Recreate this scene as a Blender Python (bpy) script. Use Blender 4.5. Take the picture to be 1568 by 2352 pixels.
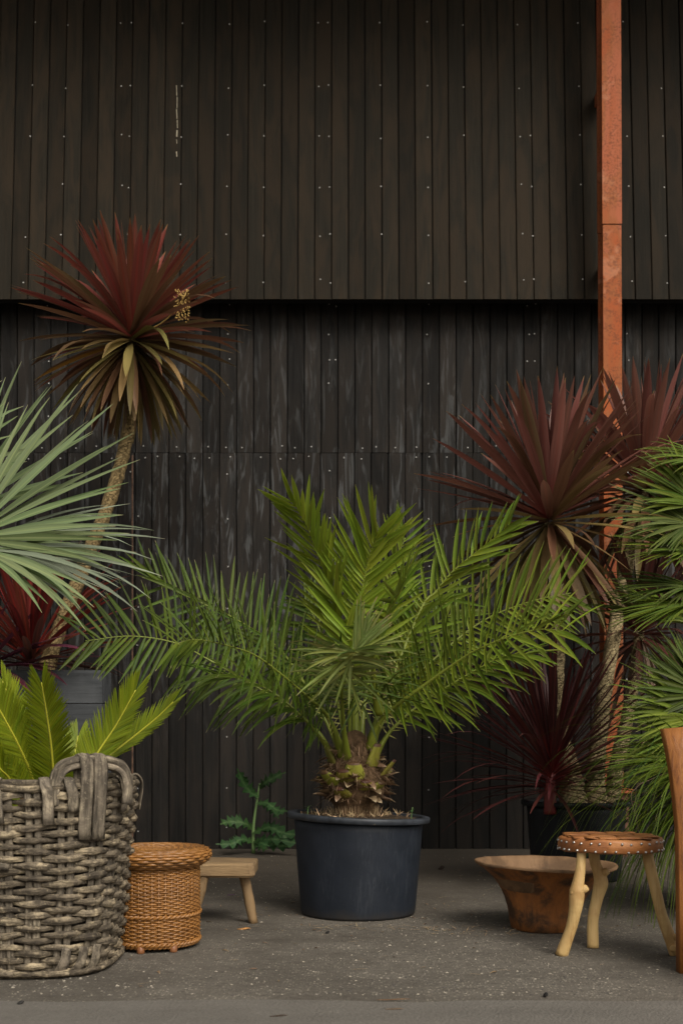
import bpy, math, random
import numpy as np
from mathutils import Vector, Matrix, noise

# ------------------------------------------------------------------ scene, camera, light
for o in list(bpy.data.objects): bpy.data.objects.remove(o)
sc = bpy.context.scene
COL = sc.collection
rad = math.radians
EYE = 0.75            # camera height in metres
FPX, HX, HY = 2550.0, 784.0, 1707.0   # focal length and horizon of the photograph, in its 1568x2352 preview

cam = bpy.data.cameras.new('camera'); camo = bpy.data.objects.new('camera', cam); COL.objects.link(camo)
camo.location = (0, 0, EYE); camo.rotation_euler = (rad(90), 0, 0)
cam.sensor_width = 36; cam.sensor_height = 36; cam.sensor_fit = 'AUTO'
cam.lens = 36 * FPX / 2352; cam.shift_y = (HY - 1176) / 2352
cam.clip_end = 500
cam.dof.use_dof = True; cam.dof.focus_distance = 4.7; cam.dof.aperture_fstop = 4.0
sc.camera = camo

SUN_EL, SUN_AZ = 42, 152     # azimuth from +Y, clockwise: behind the camera
w = bpy.data.worlds.new('World'); sc.world = w; w.use_nodes = True
nt = w.node_tree; nt.nodes.clear()
sky = nt.nodes.new('ShaderNodeTexSky'); sky.sky_type = 'NISHITA'; sky.sun_disc = False
sky.sun_elevation = rad(SUN_EL); sky.sun_rotation = rad(SUN_AZ); sky.dust_density = 4.0; sky.air_density = 1.0
hs = nt.nodes.new('ShaderNodeHueSaturation'); hs.inputs['Saturation'].default_value = 0.18
tint = nt.nodes.new('ShaderNodeMixRGB'); tint.blend_type = 'MULTIPLY'; tint.inputs[0].default_value = 1; tint.inputs[2].default_value = (1.0, 0.965, 0.89, 1)
bg = nt.nodes.new('ShaderNodeBackground'); bg.inputs[1].default_value = 0.095
wo = nt.nodes.new('ShaderNodeOutputWorld')
nt.links.new(sky.outputs[0], hs.inputs['Color']); nt.links.new(hs.outputs[0], tint.inputs[1])
nt.links.new(tint.outputs[0], bg.inputs[0]); nt.links.new(bg.outputs[0], wo.inputs[0])
sun = bpy.data.lights.new('sun', 'SUN'); sun.energy = 1.5; sun.angle = rad(30); sun.color = (1, 0.95, 0.86)
suno = bpy.data.objects.new('sun', sun); COL.objects.link(suno)
a, e = rad(SUN_AZ), rad(SUN_EL)
sdir = Vector((math.sin(a) * math.cos(e), math.cos(a) * math.cos(e), math.sin(e)))
suno.rotation_euler = sdir.to_track_quat('Z', 'Y').to_euler()
sc.view_settings.view_transform = 'Standard'; sc.view_settings.look = 'None'
sc.view_settings.gamma = 1; sc.view_settings.exposure = 0.65
sc.render.engine = 'CYCLES'

R = random.Random(11)
U = R.uniform
V3 = lambda *a: np.array(a, float)

def P(x, y, d):
    """point at preview pixel (x, y) and distance d in metres"""
    return V3((x - HX) * d / FPX, d, EYE - (y - HY) * d / FPX)

def unit(v):
    v = np.asarray(v, float); n = np.linalg.norm(v)
    return v / n if n > 1e-9 else v

# ------------------------------------------------------------------ object helpers
class MB:
    """collects shapes for ONE mesh object (world coordinates)"""
    def __init__(s): s.v = []; s.f = []; s.uv = []; s.n = 0
    def add(s, verts, faces, uvs=None):
        verts = [tuple(map(float, q)) for q in verts]
        s.f += [tuple(i + s.n for i in f) for f in faces]; s.v += verts; s.n += len(verts)
        s.uv += [tuple(q) for q in uvs] if uvs is not None else [(0.5, 0.5)] * len(verts)
    def mesh(s, name, mat, org=(0, 0, 0), smooth=True):
        me = bpy.data.meshes.new(name)
        v = np.array(s.v, float) - np.array(org, float)
        me.from_pydata(v.tolist(), [], s.f)
        uvl = me.uv_layers.new(name='UVMap')
        li = np.empty(len(me.loops), np.int32); me.loops.foreach_get('vertex_index', li)
        uvl.data.foreach_set('uv', np.array(s.uv, float)[li].ravel())
        if smooth: me.polygons.foreach_set('use_smooth', [True] * len(me.polygons))
        if mat: me.materials.append(mat)
        me.update(); return me
    def build(s, name, mat, parent=None, smooth=True):
        org = BASE.get(parent.name, (0, 0, 0)) if parent else (0, 0, 0)
        o = bpy.data.objects.new(name, s.mesh(name, mat, org, smooth)); COL.objects.link(o)
        if parent: o.parent = parent; BASE[o.name] = org
        return o
BASE = {}

def tag(o, label, cat, group=None, kind=None):
    o['label'] = label; o['category'] = cat
    if group: o['group'] = group
    if kind: o['kind'] = kind
    return o
def thing(name, loc, label, cat, group=None):
    o = bpy.data.objects.new(name, None); o.empty_display_size = 0.05; COL.objects.link(o); o.location = tuple(loc)
    BASE[o.name] = tuple(loc); return tag(o, label, cat, group)
def single(mb, name, mat, loc, label, cat, group=None, smooth=True):
    o = bpy.data.objects.new(name, mb.mesh(name, mat, loc, smooth)); o.location = tuple(loc); COL.objects.link(o)
    return tag(o, label, cat, group)
def struct(mb, name, mat, smooth=False):
    o = mb.build(name, mat, None, smooth); o['kind'] = 'structure'; return o
def stuff(o): o['kind'] = 'stuff'; return o
def inst(me, name, loc, parent, rot=(0, 0, 0), scale=(1, 1, 1)):
    o = bpy.data.objects.new(name, me); COL.objects.link(o)
    o.parent = parent; b = BASE[parent.name]
    o.location = tuple(np.array(loc) - np.array(b)); o.rotation_euler = rot; o.scale = scale
    BASE[o.name] = b; return o

def box(mb, x0, x1, y0, y1, z0, z1, ch=0.0):
    """box; ch chamfers the four vertical edges on the -Y side"""
    if ch <= 0:
        v = [(x, y, z) for z in (z0, z1) for x, y in ((x0, y0), (x1, y0), (x1, y1), (x0, y1))]
        f = [(0, 3, 2, 1), (4, 5, 6, 7), (0, 1, 5, 4), (1, 2, 6, 5), (2, 3, 7, 6), (3, 0, 4, 7)]
    else:
        pr = ((x0 + ch, y0), (x1 - ch, y0), (x1, y0 + ch), (x1, y1), (x0, y1), (x0, y0 + ch))
        v = [(x, y, z) for z in (z0, z1) for x, y in pr]
        f = [(5, 4, 3, 2, 1, 0), (6, 7, 8, 9, 10, 11)] + [(i, (i + 1) % 6, (i + 1) % 6 + 6, i + 6) for i in range(6)]
    mb.add(v, f)

def catmull(pts, n):
    p = [np.asarray(q, float) for q in pts]; p = [2 * p[0] - p[1]] + p + [2 * p[-1] - p[-2]]
    m = len(p) - 3; out = []
    for k in range(n + 1):
        s = k / n * m; i = min(int(s), m - 1); t = s - i
        a, b, c, d = p[i:i + 4]
        out.append(0.5 * (2 * b + (c - a) * t + (2 * a - 5 * b + 4 * c - d) * t * t + (3 * b - a - 3 * c + d) * t ** 3))
    return np.array(out)

def frames(pts, up=None, closed=False, side=None):
    n = len(pts)
    if closed: T = [unit(pts[(i + 1) % n] - pts[i - 1]) for i in range(n)]
    else: T = [unit(pts[min(i + 1, n - 1)] - pts[max(i - 1, 0)]) for i in range(n)]
    A = []; B = []
    a = None
    for t in T:
        if side is not None: a_ = side - t * np.dot(side, t)
        elif up is not None: a_ = np.cross(t, up)
        elif a is None: a_ = np.cross(t, (0, 0, 1) if abs(t[2]) < 0.9 else (0, 1, 0))
        else: a_ = a - t * np.dot(a, t)
        if np.linalg.norm(a_) < 1e-6: a_ = a if a is not None else np.array((1., 0, 0))
        a = unit(a_); A.append(a); B.append(unit(np.cross(a, t)))
    return T, A, B

def tube(mb, pts, r, ns=8, closed=False, up=None, flat=1.0, bump=0.0, bs=20.0, cap=True, side=None, lobe=0.0, nl=3, tw=.02):
    """r: number or list; flat scales the second axis; bump adds noise to the radius"""
    pts = np.asarray(pts, float); n = len(pts)
    rr = [r] * n if np.isscalar(r) else list(r)
    T, A, B = frames(pts, up, closed, side)
    v = []; uv = []
    for i in range(n):
        for k in range(ns):
            an = 2 * math.pi * k / ns; c, s_ = math.cos(an), math.sin(an)
            q = rr[i]
            if lobe: q *= 1 + lobe * math.cos(nl * an + tw * i + 2.0 * noise.noise(Vector((i * .05, rr[0] * 900, 7))))
            if bump:
                w_ = pts[i] + q * (A[i] * c + B[i] * s_)
                q *= 1 + bump * noise.noise(Vector(w_ * bs))
            v.append(pts[i] + A[i] * (c * q) + B[i] * (s_ * q * flat)); uv.append((k / ns, i / max(n - 1, 1)))
    f = [(i * ns + k, i * ns + (k + 1) % ns, ((i + 1) % n) * ns + (k + 1) % ns, ((i + 1) % n) * ns + k)
         for i in range(n if closed else n - 1) for k in range(ns)]
    if not closed and cap:
        f += [tuple(range(ns - 1, -1, -1)), tuple((n - 1) * ns + k for k in range(ns))]
    mb.add(v, f, uv)

def lathe(mb, prof, cx, cy, ns=48, fn=None):
    """prof: list of (r, z); fn(r, z, ang) -> (x, y, z) override"""
    v = []; uv = []
    for i, (r, z) in enumerate(prof):
        for k in range(ns):
            an = 2 * math.pi * k / ns
            v.append(fn(r, z, an) if fn else (cx + r * math.cos(an), cy + r * math.sin(an), z)); uv.append((k / ns, i / (len(prof) - 1)))
    f = [(i * ns + k, i * ns + (k + 1) % ns, (i + 1) * ns + (k + 1) % ns, (i + 1) * ns + k) for i in range(len(prof) - 1) for k in range(ns)]
    mb.add(v, f, uv)

PROF = {
    'lance': ([0, .08, .45, .75, .92, 1], [.55, .55, 1, .8, .36, .02]),
    'leaflet': ([0, .05, .3, .7, .92, 1], [.4, .8, 1, .8, .35, .05]),
    'seg': ([0, .12, .45, .7, .9, 1], [.12, .34, 1, .62, .28, .04]),
    'grass': ([0, .5, 1], [1, .9, .05]),
    'scale': ([0, .4, .8, 1], [1, .9, .45, .1]),
}
def ribbon(mb, p0, d0, L, W, droop=0.0, up=(0, 0, 1), fold=0.25, roll=0.0, n=8, prof='lance', kink=None, twist=0.0):
    """a leaf blade: V-folded strip that bends down along its length"""
    d = unit(d0); up = np.asarray(up, float)
    s = np.cross(d, up)
    if np.linalg.norm(s) < 1e-3: s = np.cross(d, (1, 0.2, 0))
    s = unit(s)
    if roll:
        s = unit(s * math.cos(roll) + np.cross(d, s) * math.sin(roll))
    p = np.asarray(p0, float).copy(); xs, ys = PROF[prof]
    v = []; uv = []; ds = L / n
    for i in range(n + 1):
        t = i / n; hw = W * 0.5 * float(np.interp(t, xs, ys))
        s = unit(s - d * np.dot(s, d)); nn = np.cross(s, d)
        v += [p - s * hw + nn * hw * fold, p, p + s * hw + nn * hw * fold]
        uv += [(0, t), (.5, t), (1, t)]
        g = droop * ds / L * (0.4 + 1.2 * t)
        if kink and t > kink[0]: g += kink[1] * ds / L
        d = unit(d + np.array((0, 0, -g)))
        if twist:
            s = unit(s + nn * twist / n)
        p = p + d * ds
    f = []
    for i in range(n):
        b = 3 * i; f += [(b, b + 1, b + 4, b + 3), (b + 1, b + 2, b + 5, b + 4)]
    mb.add(v, f, uv)

# ------------------------------------------------------------------ material helpers
def new_mat(name):
    m = bpy.data.materials.new(name); m.use_nodes = True; nt = m.node_tree; nt.nodes.clear()
    out = nt.nodes.new('ShaderNodeOutputMaterial'); b = nt.nodes.new('ShaderNodeBsdfPrincipled')
    nt.links.new(b.outputs[0], out.inputs[0]); return m, nt, b, out
class G:
    """tiny node-graph writer"""
    def __init__(s, nt): s.nt = nt
    def n(s, t, **kw):
        x = s.nt.nodes.new('ShaderNode' + t)
        for k, v in kw.items(): setattr(x, k, v)
        return x
    def put(s, sock, v):
        if hasattr(v, 'is_output') or isinstance(v, bpy.types.NodeSocket): s.nt.links.new(v, sock)
        else: sock.default_value = v
    def math(s, op, a, b=0.0, c=None, clamp=False):
        x = s.n('Math', operation=op, use_clamp=clamp); s.put(x.inputs[0], a); s.put(x.inputs[1], b)
        if c is not None: s.put(x.inputs[2], c)
        return x.outputs[0]
    def mix(s, f, a, b, mode='MIX'):
        x = s.n('MixRGB', blend_type=mode); s.put(x.inputs[0], f); s.put(x.inputs[1], a4(a)); s.put(x.inputs[2], a4(b)); return x.outputs[0]
    def noise(s, vec, scale=5, detail=3, rough=.55, dist=0.0):
        x = s.n('TexNoise'); s.put(x.inputs['Vector'], vec); x.inputs['Scale'].default_value = scale
        x.inputs['Detail'].default_value = detail; x.inputs['Roughness'].default_value = rough; x.inputs['Distortion'].default_value = dist
        return x.outputs[0]
    def vor(s, vec, scale, feat='F1', out='Distance'):
        x = s.n('TexVoronoi', feature=feat); s.put(x.inputs['Vector'], vec); x.inputs['Scale'].default_value = scale
        return x.outputs[out]
    def mapv(s, vec, scale=(1, 1, 1), loc=(0, 0, 0)):
        x = s.n('Mapping'); s.put(x.inputs[0], vec); s.put(x.inputs['Location'], loc); x.inputs['Scale'].default_value = scale; return x.outputs[0]
    def ramp(s, f, stops, interp='LINEAR'):
        x = s.n('ValToRGB'); x.color_ramp.interpolation = interp; el = x.color_ramp.elements
        while len(el) < len(stops): el.new(0.5)
        for q, (p, c) in zip(el, stops): q.position = p; q.color = a4(c)
        s.put(x.inputs[0], f); return x.outputs[0]
    def step(s, f, lo, hi):
        x = s.n('MapRange'); s.put(x.inputs[0], f); x.inputs[1].default_value = lo; x.inputs[2].default_value = hi; return x.outputs[0]
    def bump(s, h, strength=.3, dist=.01):
        x = s.n('Bump'); s.put(x.inputs['Height'], h); x.inputs['Strength'].default_value = strength; x.inputs['Distance'].default_value = dist; return x.outputs[0]
def a4(c):
    if isinstance(c, (tuple, list)): return tuple(c) + (1,) if len(c) == 3 else (tuple(c) if len(c) == 4 else c)
    if isinstance(c, (int, float)): return (c, c, c, 1)
    return c
def scl(c, k): return tuple(q * k for q in c)

def rnd_node(g):
    """random per object plus per mesh island, 0..1"""
    oi = g.n('ObjectInfo').outputs['Random']; isl = g.n('NewGeometry').outputs['Random Per Island']
    return g.math('FRACT', g.math('ADD', g.math('MULTIPLY', oi, 7.31), isl))

def leaf_mat(name, base, mid, tip, rib=None, var=.35, hue=.02, rough=.42, trans=.3, tipstart=.9, alt=None, spec=.4):
    m, nt, b, out = new_mat(name); g = G(nt)
    uv = g.n('UVMap').outputs[0]; sx = g.n('SeparateXYZ'); g.put(sx.inputs[0], uv); u, v = sx.outputs[0], sx.outputs[1]
    r = rnd_node(g)
    c = g.ramp(v, [(0, base), (.28, mid), (tipstart - .08, mid), (tipstart, scl(mid, .95)), (min(tipstart + .08, .995), tip)])
    if alt is not None: c = g.mix(g.step(g.math('FRACT', g.math('MULTIPLY', r, 5.7)), .55, 1.0), c, alt)
    cb = g.n('CombineXYZ'); g.put(cb.inputs[0], g.math('MULTIPLY', u, 9)); g.put(cb.inputs[1], g.math('MULTIPLY', v, 1.6)); g.put(cb.inputs[2], g.math('MULTIPLY', r, 40))
    st = g.noise(cb.outputs[0], 1.6, 3)
    c = g.mix(g.math('MULTIPLY', g.step(st, .35, .7), .55), c, g.mix(1, c, (.55, .55, .5), 'MULTIPLY'))
    if rib is not None:
        rr = g.math('ABSOLUTE', g.math('SUBTRACT', u, .5))
        c = g.mix(g.math('MULTIPLY', g.step(rr, .16, .02), .8), c, rib)
    h = g.n('HueSaturation'); g.put(h.inputs['Color'], c)
    g.put(h.inputs['Hue'], g.math('ADD', .5 - hue / 2, g.math('MULTIPLY', g.math('FRACT', g.math('MULTIPLY', r, 3.3)), hue)))
    g.put(h.inputs['Value'], g.math('ADD', 1 - var / 2, g.math('MULTIPLY', r, var)))
    c = h.outputs[0]
    g.put(b.inputs['Base Color'], c); b.inputs['Roughness'].default_value = rough; b.inputs['Specular IOR Level'].default_value = spec
    g.put(b.inputs['Normal'], g.bump(st, .25, .004))
    tr = g.n('BsdfTranslucent'); g.put(tr.inputs[0], c)
    mx = g.n('MixShader'); mx.inputs[0].default_value = trans
    nt.links.new(b.outputs[0], mx.inputs[1]); nt.links.new(tr.outputs[0], mx.inputs[2]); nt.links.new(mx.outputs[0], out.inputs[0])
    return m

def wood_mat(name, c1, c2, dark, grain=(60, 60, 4), rough=.6, bump=.4, spots=0.0, spotcol=(.03, .02, .012), var=.25, spec=.3, spotscale=6.0):
    m, nt, b, out = new_mat(name); g = G(nt)
    tc = g.n('TexCoord').outputs['Object']; oi = g.n('ObjectInfo').outputs['Random']
    off = g.n('CombineXYZ'); g.put(off.inputs[0], g.math('MULTIPLY', oi, 37)); g.put(off.inputs[2], g.math('MULTIPLY', oi, 91))
    va = g.n('VectorMath', operation='ADD'); g.put(va.inputs[0], tc); g.put(va.inputs[1], off.outputs[0]); tc = va.outputs[0]
    gr = g.noise(g.mapv(tc, grain), 1, 5, .65, .6)
    big = g.noise(tc, spotscale, 4, .6, .3)
    c = g.mix(g.step(gr, .3, .7), c1, c2)
    c = g.mix(g.math('MULTIPLY', g.step(gr, .58, .72), .55), c, dark)
    if spots: c = g.mix(g.math('MULTIPLY', g.step(big, .48, .62), spots), c, spotcol)
    h = g.n('HueSaturation'); g.put(h.inputs['Color'], c); g.put(h.inputs['Value'], g.math('ADD', 1 - var / 2, g.math('MULTIPLY', oi, var)))
    g.put(b.inputs['Base Color'], h.outputs[0]); g.put(b.inputs['Roughness'], g.math('ADD', rough - .1, g.math('MULTIPLY', big, .2)))
    b.inputs['Specular IOR Level'].default_value = spec
    g.put(b.inputs['Normal'], g.bump(g.math('ADD', gr, g.math('MULTIPLY', big, .5)), bump, .006))
    return m

def board_mat(name, c1, c2, streak, warm):
    m, nt, b, out = new_mat(name); g = G(nt)
    tc = g.n('TexCoord').outputs['Object']; oi = g.n('ObjectInfo').outputs['Random']
    off = g.n('CombineXYZ'); g.put(off.inputs[0], g.math('MULTIPLY', oi, 53)); g.put(off.inputs[2], g.math('MULTIPLY', oi, 77))
    va = g.n('VectorMath', operation='ADD'); g.put(va.inputs[0], tc); g.put(va.inputs[1], off.outputs[0]); tv = va.outputs[0]
    gr = g.noise(g.mapv(tv, (70, 70, 1.6)), 1, 5, .65, .8)
    bl = g.noise(g.mapv(tv, (8, 8, 1.6)), 1, 5, .62, 1.2)
    sw = g.noise(g.mapv(tv, (13, 13, 1.7)), 1, 5, .6, 2.2)
    c = g.mix(g.step(gr, .3, .72), c1, c2)
    c = g.mix(g.math('MULTIPLY', g.step(bl, .42, .6), .8), c, warm)
    pz = g.n('SeparateXYZ'); g.put(pz.inputs[0], g.n('NewGeometry').outputs['Position'])
    zone = g.math('MULTIPLY', g.step(pz.outputs[2], .7, 1.5), g.step(pz.outputs[2], 4.2, 2.4))
    msk = g.math('MULTIPLY', g.math('MULTIPLY', g.step(sw, .53, .62), g.step(bl, .33, .52)), g.math('MULTIPLY', zone, .55))
    c = g.mix(msk, c, streak)
    h = g.n('HueSaturation'); g.put(h.inputs['Color'], c)
    g.put(h.inputs['Value'], g.math('ADD', .75, g.math('MULTIPLY', oi, .55)))
    g.put(b.inputs['Base Color'], h.outputs[0]); g.put(b.inputs['Roughness'], g.math('ADD', .55, g.math('MULTIPLY', gr, .3)))
    b.inputs['Specular IOR Level'].default_value = .06
    g.put(b.inputs['Normal'], g.bump(g.math('ADD', gr, sw), .35, .004))
    return m

def plain(name, col, rough=.5, spec=.4, metal=0.0, nscale=0.0, namt=.3, bump=0.0, c2=None):
    m, nt, b, out = new_mat(name); g = G(nt); b.inputs['Roughness'].default_value = rough
    b.inputs['Specular IOR Level'].default_value = spec; b.inputs['Metallic'].default_value = metal
    if nscale:
        tc = g.n('TexCoord').outputs['Object']; nz = g.noise(tc, nscale, 5, .65)
        c = g.mix(g.step(nz, .35, .68), scl(col, 1 - namt), c2 or scl(col, 1 + namt))
        g.put(b.inputs['Base Color'], c); g.put(b.inputs['Roughness'], g.math('ADD', rough - .12, g.math('MULTIPLY', nz, .24)))
        if bump: g.put(b.inputs['Normal'], g.bump(nz, bump, .01))
    else: b.inputs['Base Color'].default_value = a4(col)
    return m

# ------------------------------------------------------------------ materials
def asphalt(name, c1, c2, chips, chipamt, soil_dark):
    m, nt, b, out = new_mat(name); g = G(nt)
    pos = g.n('NewGeometry').outputs['Position']
    big = g.noise(pos, .9, 5, .6, .5); med = g.noise(pos, 6, 5, .65); fine = g.noise(pos, 160, 3, .7)
    tracks = g.noise(g.mapv(pos, (.25, 2.2, 1)), 1.6, 4, .6)
    vo = g.vor(pos, 95); vc = g.n('TexVoronoi'); g.put(vc.inputs['Vector'], pos); vc.inputs['Scale'].default_value = 95
    c = g.mix(g.step(med, .3, .7), c1, c2)
    c = g.mix(g.math('MULTIPLY', g.step(tracks, .4, .65), .5), c, scl(c1, .62))
    c = g.mix(g.math('MULTIPLY', g.step(fine, .4, .75), .5), c, scl(c2, 1.35))
    spk = g.noise(g.mapv(pos, (28, 45, 1)), 1, 5, .75, .5); c = g.mix(g.math('MULTIPLY', g.step(spk, .52, .68), .6 if soil_dark else .15), c, scl(c1, .45)); c = g.mix(g.math('MULTIPLY', g.step(spk, .42, .28), .5 if soil_dark else .15), c, scl(c2, 1.5))
    sel = g.n('SeparateColor'); g.put(sel.inputs[0], vc.outputs['Color'])
    cm = g.math('MULTIPLY', g.math('MULTIPLY', g.step(sel.outputs[0], 1 - chipamt, 1 - chipamt + .05), g.step(vo, .42, .3)), g.step(med, .35, .6))
    c = g.mix(g.math('MULTIPLY', cm, .75), c, chips)
    if soil_dark:
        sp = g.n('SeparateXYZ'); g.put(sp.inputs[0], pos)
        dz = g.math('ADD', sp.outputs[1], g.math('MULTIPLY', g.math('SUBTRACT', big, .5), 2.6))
        c = g.mix(g.math('MULTIPLY', g.step(dz, 4.2, 6.6), .8), c, (.060, .047, .034))  # soil by the wall; the same darker brown spreads well in front
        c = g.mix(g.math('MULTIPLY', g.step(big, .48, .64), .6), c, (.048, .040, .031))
    g.put(b.inputs['Base Color'], c); b.inputs['Roughness'].default_value = .85; b.inputs['Specular IOR Level'].default_value = .25
    hh = g.math('ADD', g.math('MULTIPLY', fine, .6), g.math('MULTIPLY', g.step(vo, .6, .1), .6))
    g.put(b.inputs['Normal'], g.bump(g.math('ADD', hh, g.math('MULTIPLY', med, .5)), .6, .006))
    return m
M = {}
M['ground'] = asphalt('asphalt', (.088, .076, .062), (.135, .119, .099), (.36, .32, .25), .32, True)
M['path'] = asphalt('smooth_asphalt', (.118, .106, .092), (.142, .129, .113), (.24, .22, .19), .05, False)
M['board'] = board_mat('black_stained_board', (.0092, .0086, .0080), (.0205, .0190, .0175), (.088, .091, .092), (.0235, .0195, .0165))
M['board_up'] = board_mat('black_stained_upper_board', (.0102, .0086, .0060), (.0215, .0182, .0135), (.036, .033, .028), (.0255, .0182, .0118))
M['black'] = plain('tar_black', (.008, .008, .008), .8)
M['screw'] = plain('zinc_screw', (.40, .39, .37), .5, .4, .5)
M['splinter'] = plain('bare_wood_splinter', (.42, .37, .27), .7)
M['pot'] = plain('slate_plastic', (.0125, .0160, .0235), .5, .22, 0, 22, .3, .06)
def pot_mat():
    m, nt, b, out = new_mat('slate_plastic'); g = G(nt); tc = g.n('TexCoord').outputs['Object']
    n1 = g.noise(tc, 9, 5, .65); sc1 = g.noise(g.mapv(tc, (60, 60, 9)), 1, 5, .75, 1.0); sp = g.noise(tc, 140, 3, .7); st = g.noise(g.mapv(tc, (4, 4, 1.5)), 1, 3, .6, .5)
    c = g.mix(g.step(n1, .35, .7), (.0100, .0130, .0190), (.0160, .0200, .0285))
    c = g.mix(g.math('MULTIPLY', g.math('MULTIPLY', g.step(sc1, .5, .68), g.step(st, .46, .62)), .38), c, (.055, .060, .068))
    c = g.mix(g.math('MULTIPLY', g.step(sp, .66, .74), .5), c, (.075, .07, .062))
    sz = g.n('SeparateXYZ'); g.put(sz.inputs[0], tc); mud = g.math('MULTIPLY', g.step(g.math('ADD', sz.outputs[2], g.math('MULTIPLY', n1, .12)), .105, .045), .55)
    c = g.mix(mud, c, (.055, .046, .036))
    g.put(b.inputs['Base Color'], c); g.put(b.inputs['Roughness'], g.math('ADD', .42, g.math('MULTIPLY', n1, .22))); b.inputs['Specular IOR Level'].default_value = .24
    g.put(b.inputs['Normal'], g.bump(g.math('ADD', n1, g.math('MULTIPLY', sc1, .4)), .12, .006)); return m
M['pot'] = pot_mat()
M['pot_black'] = plain('black_plastic', (.010, .011, .013), .5, .25, 0, 18, .3, .05)
M['soil'] = plain('potting_soil', (.06, .042, .028), .95, .1, 0, 60, .5, .8)
M['straw'] = leaf_mat('dry_straw', (.30, .20, .10), (.42, .30, .17), (.30, .2, .11), None, .7, .03, .8, .1)
M['fibre'] = leaf_mat('palm_fibre', (.09, .055, .03), (.22, .14, .08), (.28, .19, .11), None, .8, .03, .8, .1)
M['husk'] = leaf_mat('papery_husk', (.08, .05, .03), (.20, .125, .07), (.36, .26, .17), None, .6, .03, .75, .1, .75)
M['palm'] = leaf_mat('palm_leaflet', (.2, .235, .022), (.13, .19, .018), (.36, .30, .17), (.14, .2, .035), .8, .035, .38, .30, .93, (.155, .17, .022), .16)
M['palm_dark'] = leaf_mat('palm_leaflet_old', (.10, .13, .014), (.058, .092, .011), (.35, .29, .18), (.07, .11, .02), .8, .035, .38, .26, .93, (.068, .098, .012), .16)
M['palm_young'] = leaf_mat('palm_leaflet_young', (.3, .36, .034), (.25, .335, .03), (.36, .31, .14), (.25, .29, .05), .5, .03, .36, .36, .95, (.25, .3, .035), .16)
M['palm_dry'] = leaf_mat('palm_leaflet_scorched', (.16, .2, .05), (.14, .2, .045), (.36, .24, .12), (.25, .28, .1), .5, .03, .5, .3, .86, (.24, .23, .06))
M['palm_tip'] = leaf_mat('palm_leaflet_pale', (.27, .28, .06), (.16, .2, .035), (.38, .3, .16), (.28, .29, .08), .6, .03, .42, .3, .9, (.16, .19, .05), .22)
M['rachis'] = leaf_mat('palm_rachis', (.16, .19, .016), (.17, .2, .025), (.19, .22, .04), None, .2, .01, .4, .08)
M['stub'] = leaf_mat('cut_leaf_base', (.10, .075, .025), (.20, .19, .022), (.07, .03, .012), None, .6, .04, .6, .05, .8)
M['spine'] = leaf_mat('palm_spine', (.35, .33, .06), (.36, .35, .09), (.3, .2, .08), None, .3, .01, .4, .1)
M['cycad'] = leaf_mat('cycad_leaflet', (.22, .25, .012), (.19, .235, .010), (.24, .25, .02), (.22, .26, .03), .45, .02, .36, .34, .95, (.14, .2, .012), .2)
M['cycad_rachis'] = plain('cycad_rachis', (.38, .36, .03), .4)
M['cord_red'] = leaf_mat('cordyline_red', (.30, .062, .038), (.20, .062, .042), (.28, .2, .07), (.25, .055, .035), .5, .025, .4, .25, .93, (.17, .065, .042))
M['cord_brown'] = leaf_mat('cordyline_brown', (.14, .068, .04), (.17, .082, .045), (.3, .22, .08), (.12, .055, .03), .55, .03, .42, .25, .93, (.11, .075, .036))
M['cord_olive'] = leaf_mat('cordyline_olive', (.17, .115, .045), (.26, .19, .068), (.25, .17, .07), (.22, .165, .06), .55, .05, .45, .25, .9, (.15, .13, .04))
M['cord_orange'] = leaf_mat('cordyline_orange', (.16, .06, .03), (.32, .13, .03), (.28, .2, .07), None, .4, .03, .45, .25)
M['cord_dark'] = leaf_mat('cordyline_burgundy', (.25, .03, .024), (.078, .022, .021), (.11, .036, .03), (.14, .027, .024), .6, .02, .38, .22, .93, (.045, .02, .02))
M['cord_back'] = leaf_mat('cordyline_deep_red', (.13, .04, .028), (.085, .035, .027), (.12, .06, .04), (.13, .035, .025), .55, .02, .4, .22, .93)
M['cord_vivid'] = leaf_mat('cordyline_vivid_red', (.32, .035, .025), (.20, .042, .03), (.18, .06, .04), (.36, .045, .03), .6, .02, .38, .28, .95)
M['purple'] = leaf_mat('purple_strap_leaf', (.17, .02, .035), (.115, .036, .055), (.13, .04, .05), (.18, .03, .05), .4, .03, .3, .2, .97)
M['dead'] = leaf_mat('dead_leaf', (.12, .075, .045), (.18, .12, .075), (.2, .14, .09), None, .5, .02, .7, .15)
M['blue'] = leaf_mat('blue_palm_segment', (.17, .215, .075), (.165, .21, .10), (.30, .25, .15), (.2, .245, .10), .6, .03, .5, .22, .95, (.09, .13, .045), .25)
M['blue_under'] = leaf_mat('blue_palm_underside', (.23, .265, .17), (.245, .28, .2), (.30, .26, .17), (.21, .24, .17), .6, .02, .55, .2, .95, (.11, .14, .08), .2)
M['fan'] = leaf_mat('green_fan_segment', (.14, .175, .022), (.115, .155, .018), (.36, .32, .16), (.17, .2, .035), .7, .035, .4, .3, .95, (.075, .12, .018), .14)
M['fan_dark'] = leaf_mat('dark_fan_segment', (.10, .13, .022), (.07, .10, .016), (.32, .29, .17), (.13, .15, .05), .7, .035, .4, .28, .95, (.085, .115, .03), .16)
M['grassy'] = leaf_mat('grass_blade', (.13, .165, .018), (.105, .15, .014), (.3, .26, .13), None, .7, .03, .4, .3, .95, (.04, .09, .018))
M['weed'] = leaf_mat('thistle_leaf', (.05, .11, .028), (.03, .078, .022), (.04, .09, .025), (.08, .14, .05), .35, .02, .5, .25)
M['weed_stem'] = plain('thistle_stem', (.11, .18, .06), .55)
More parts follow.
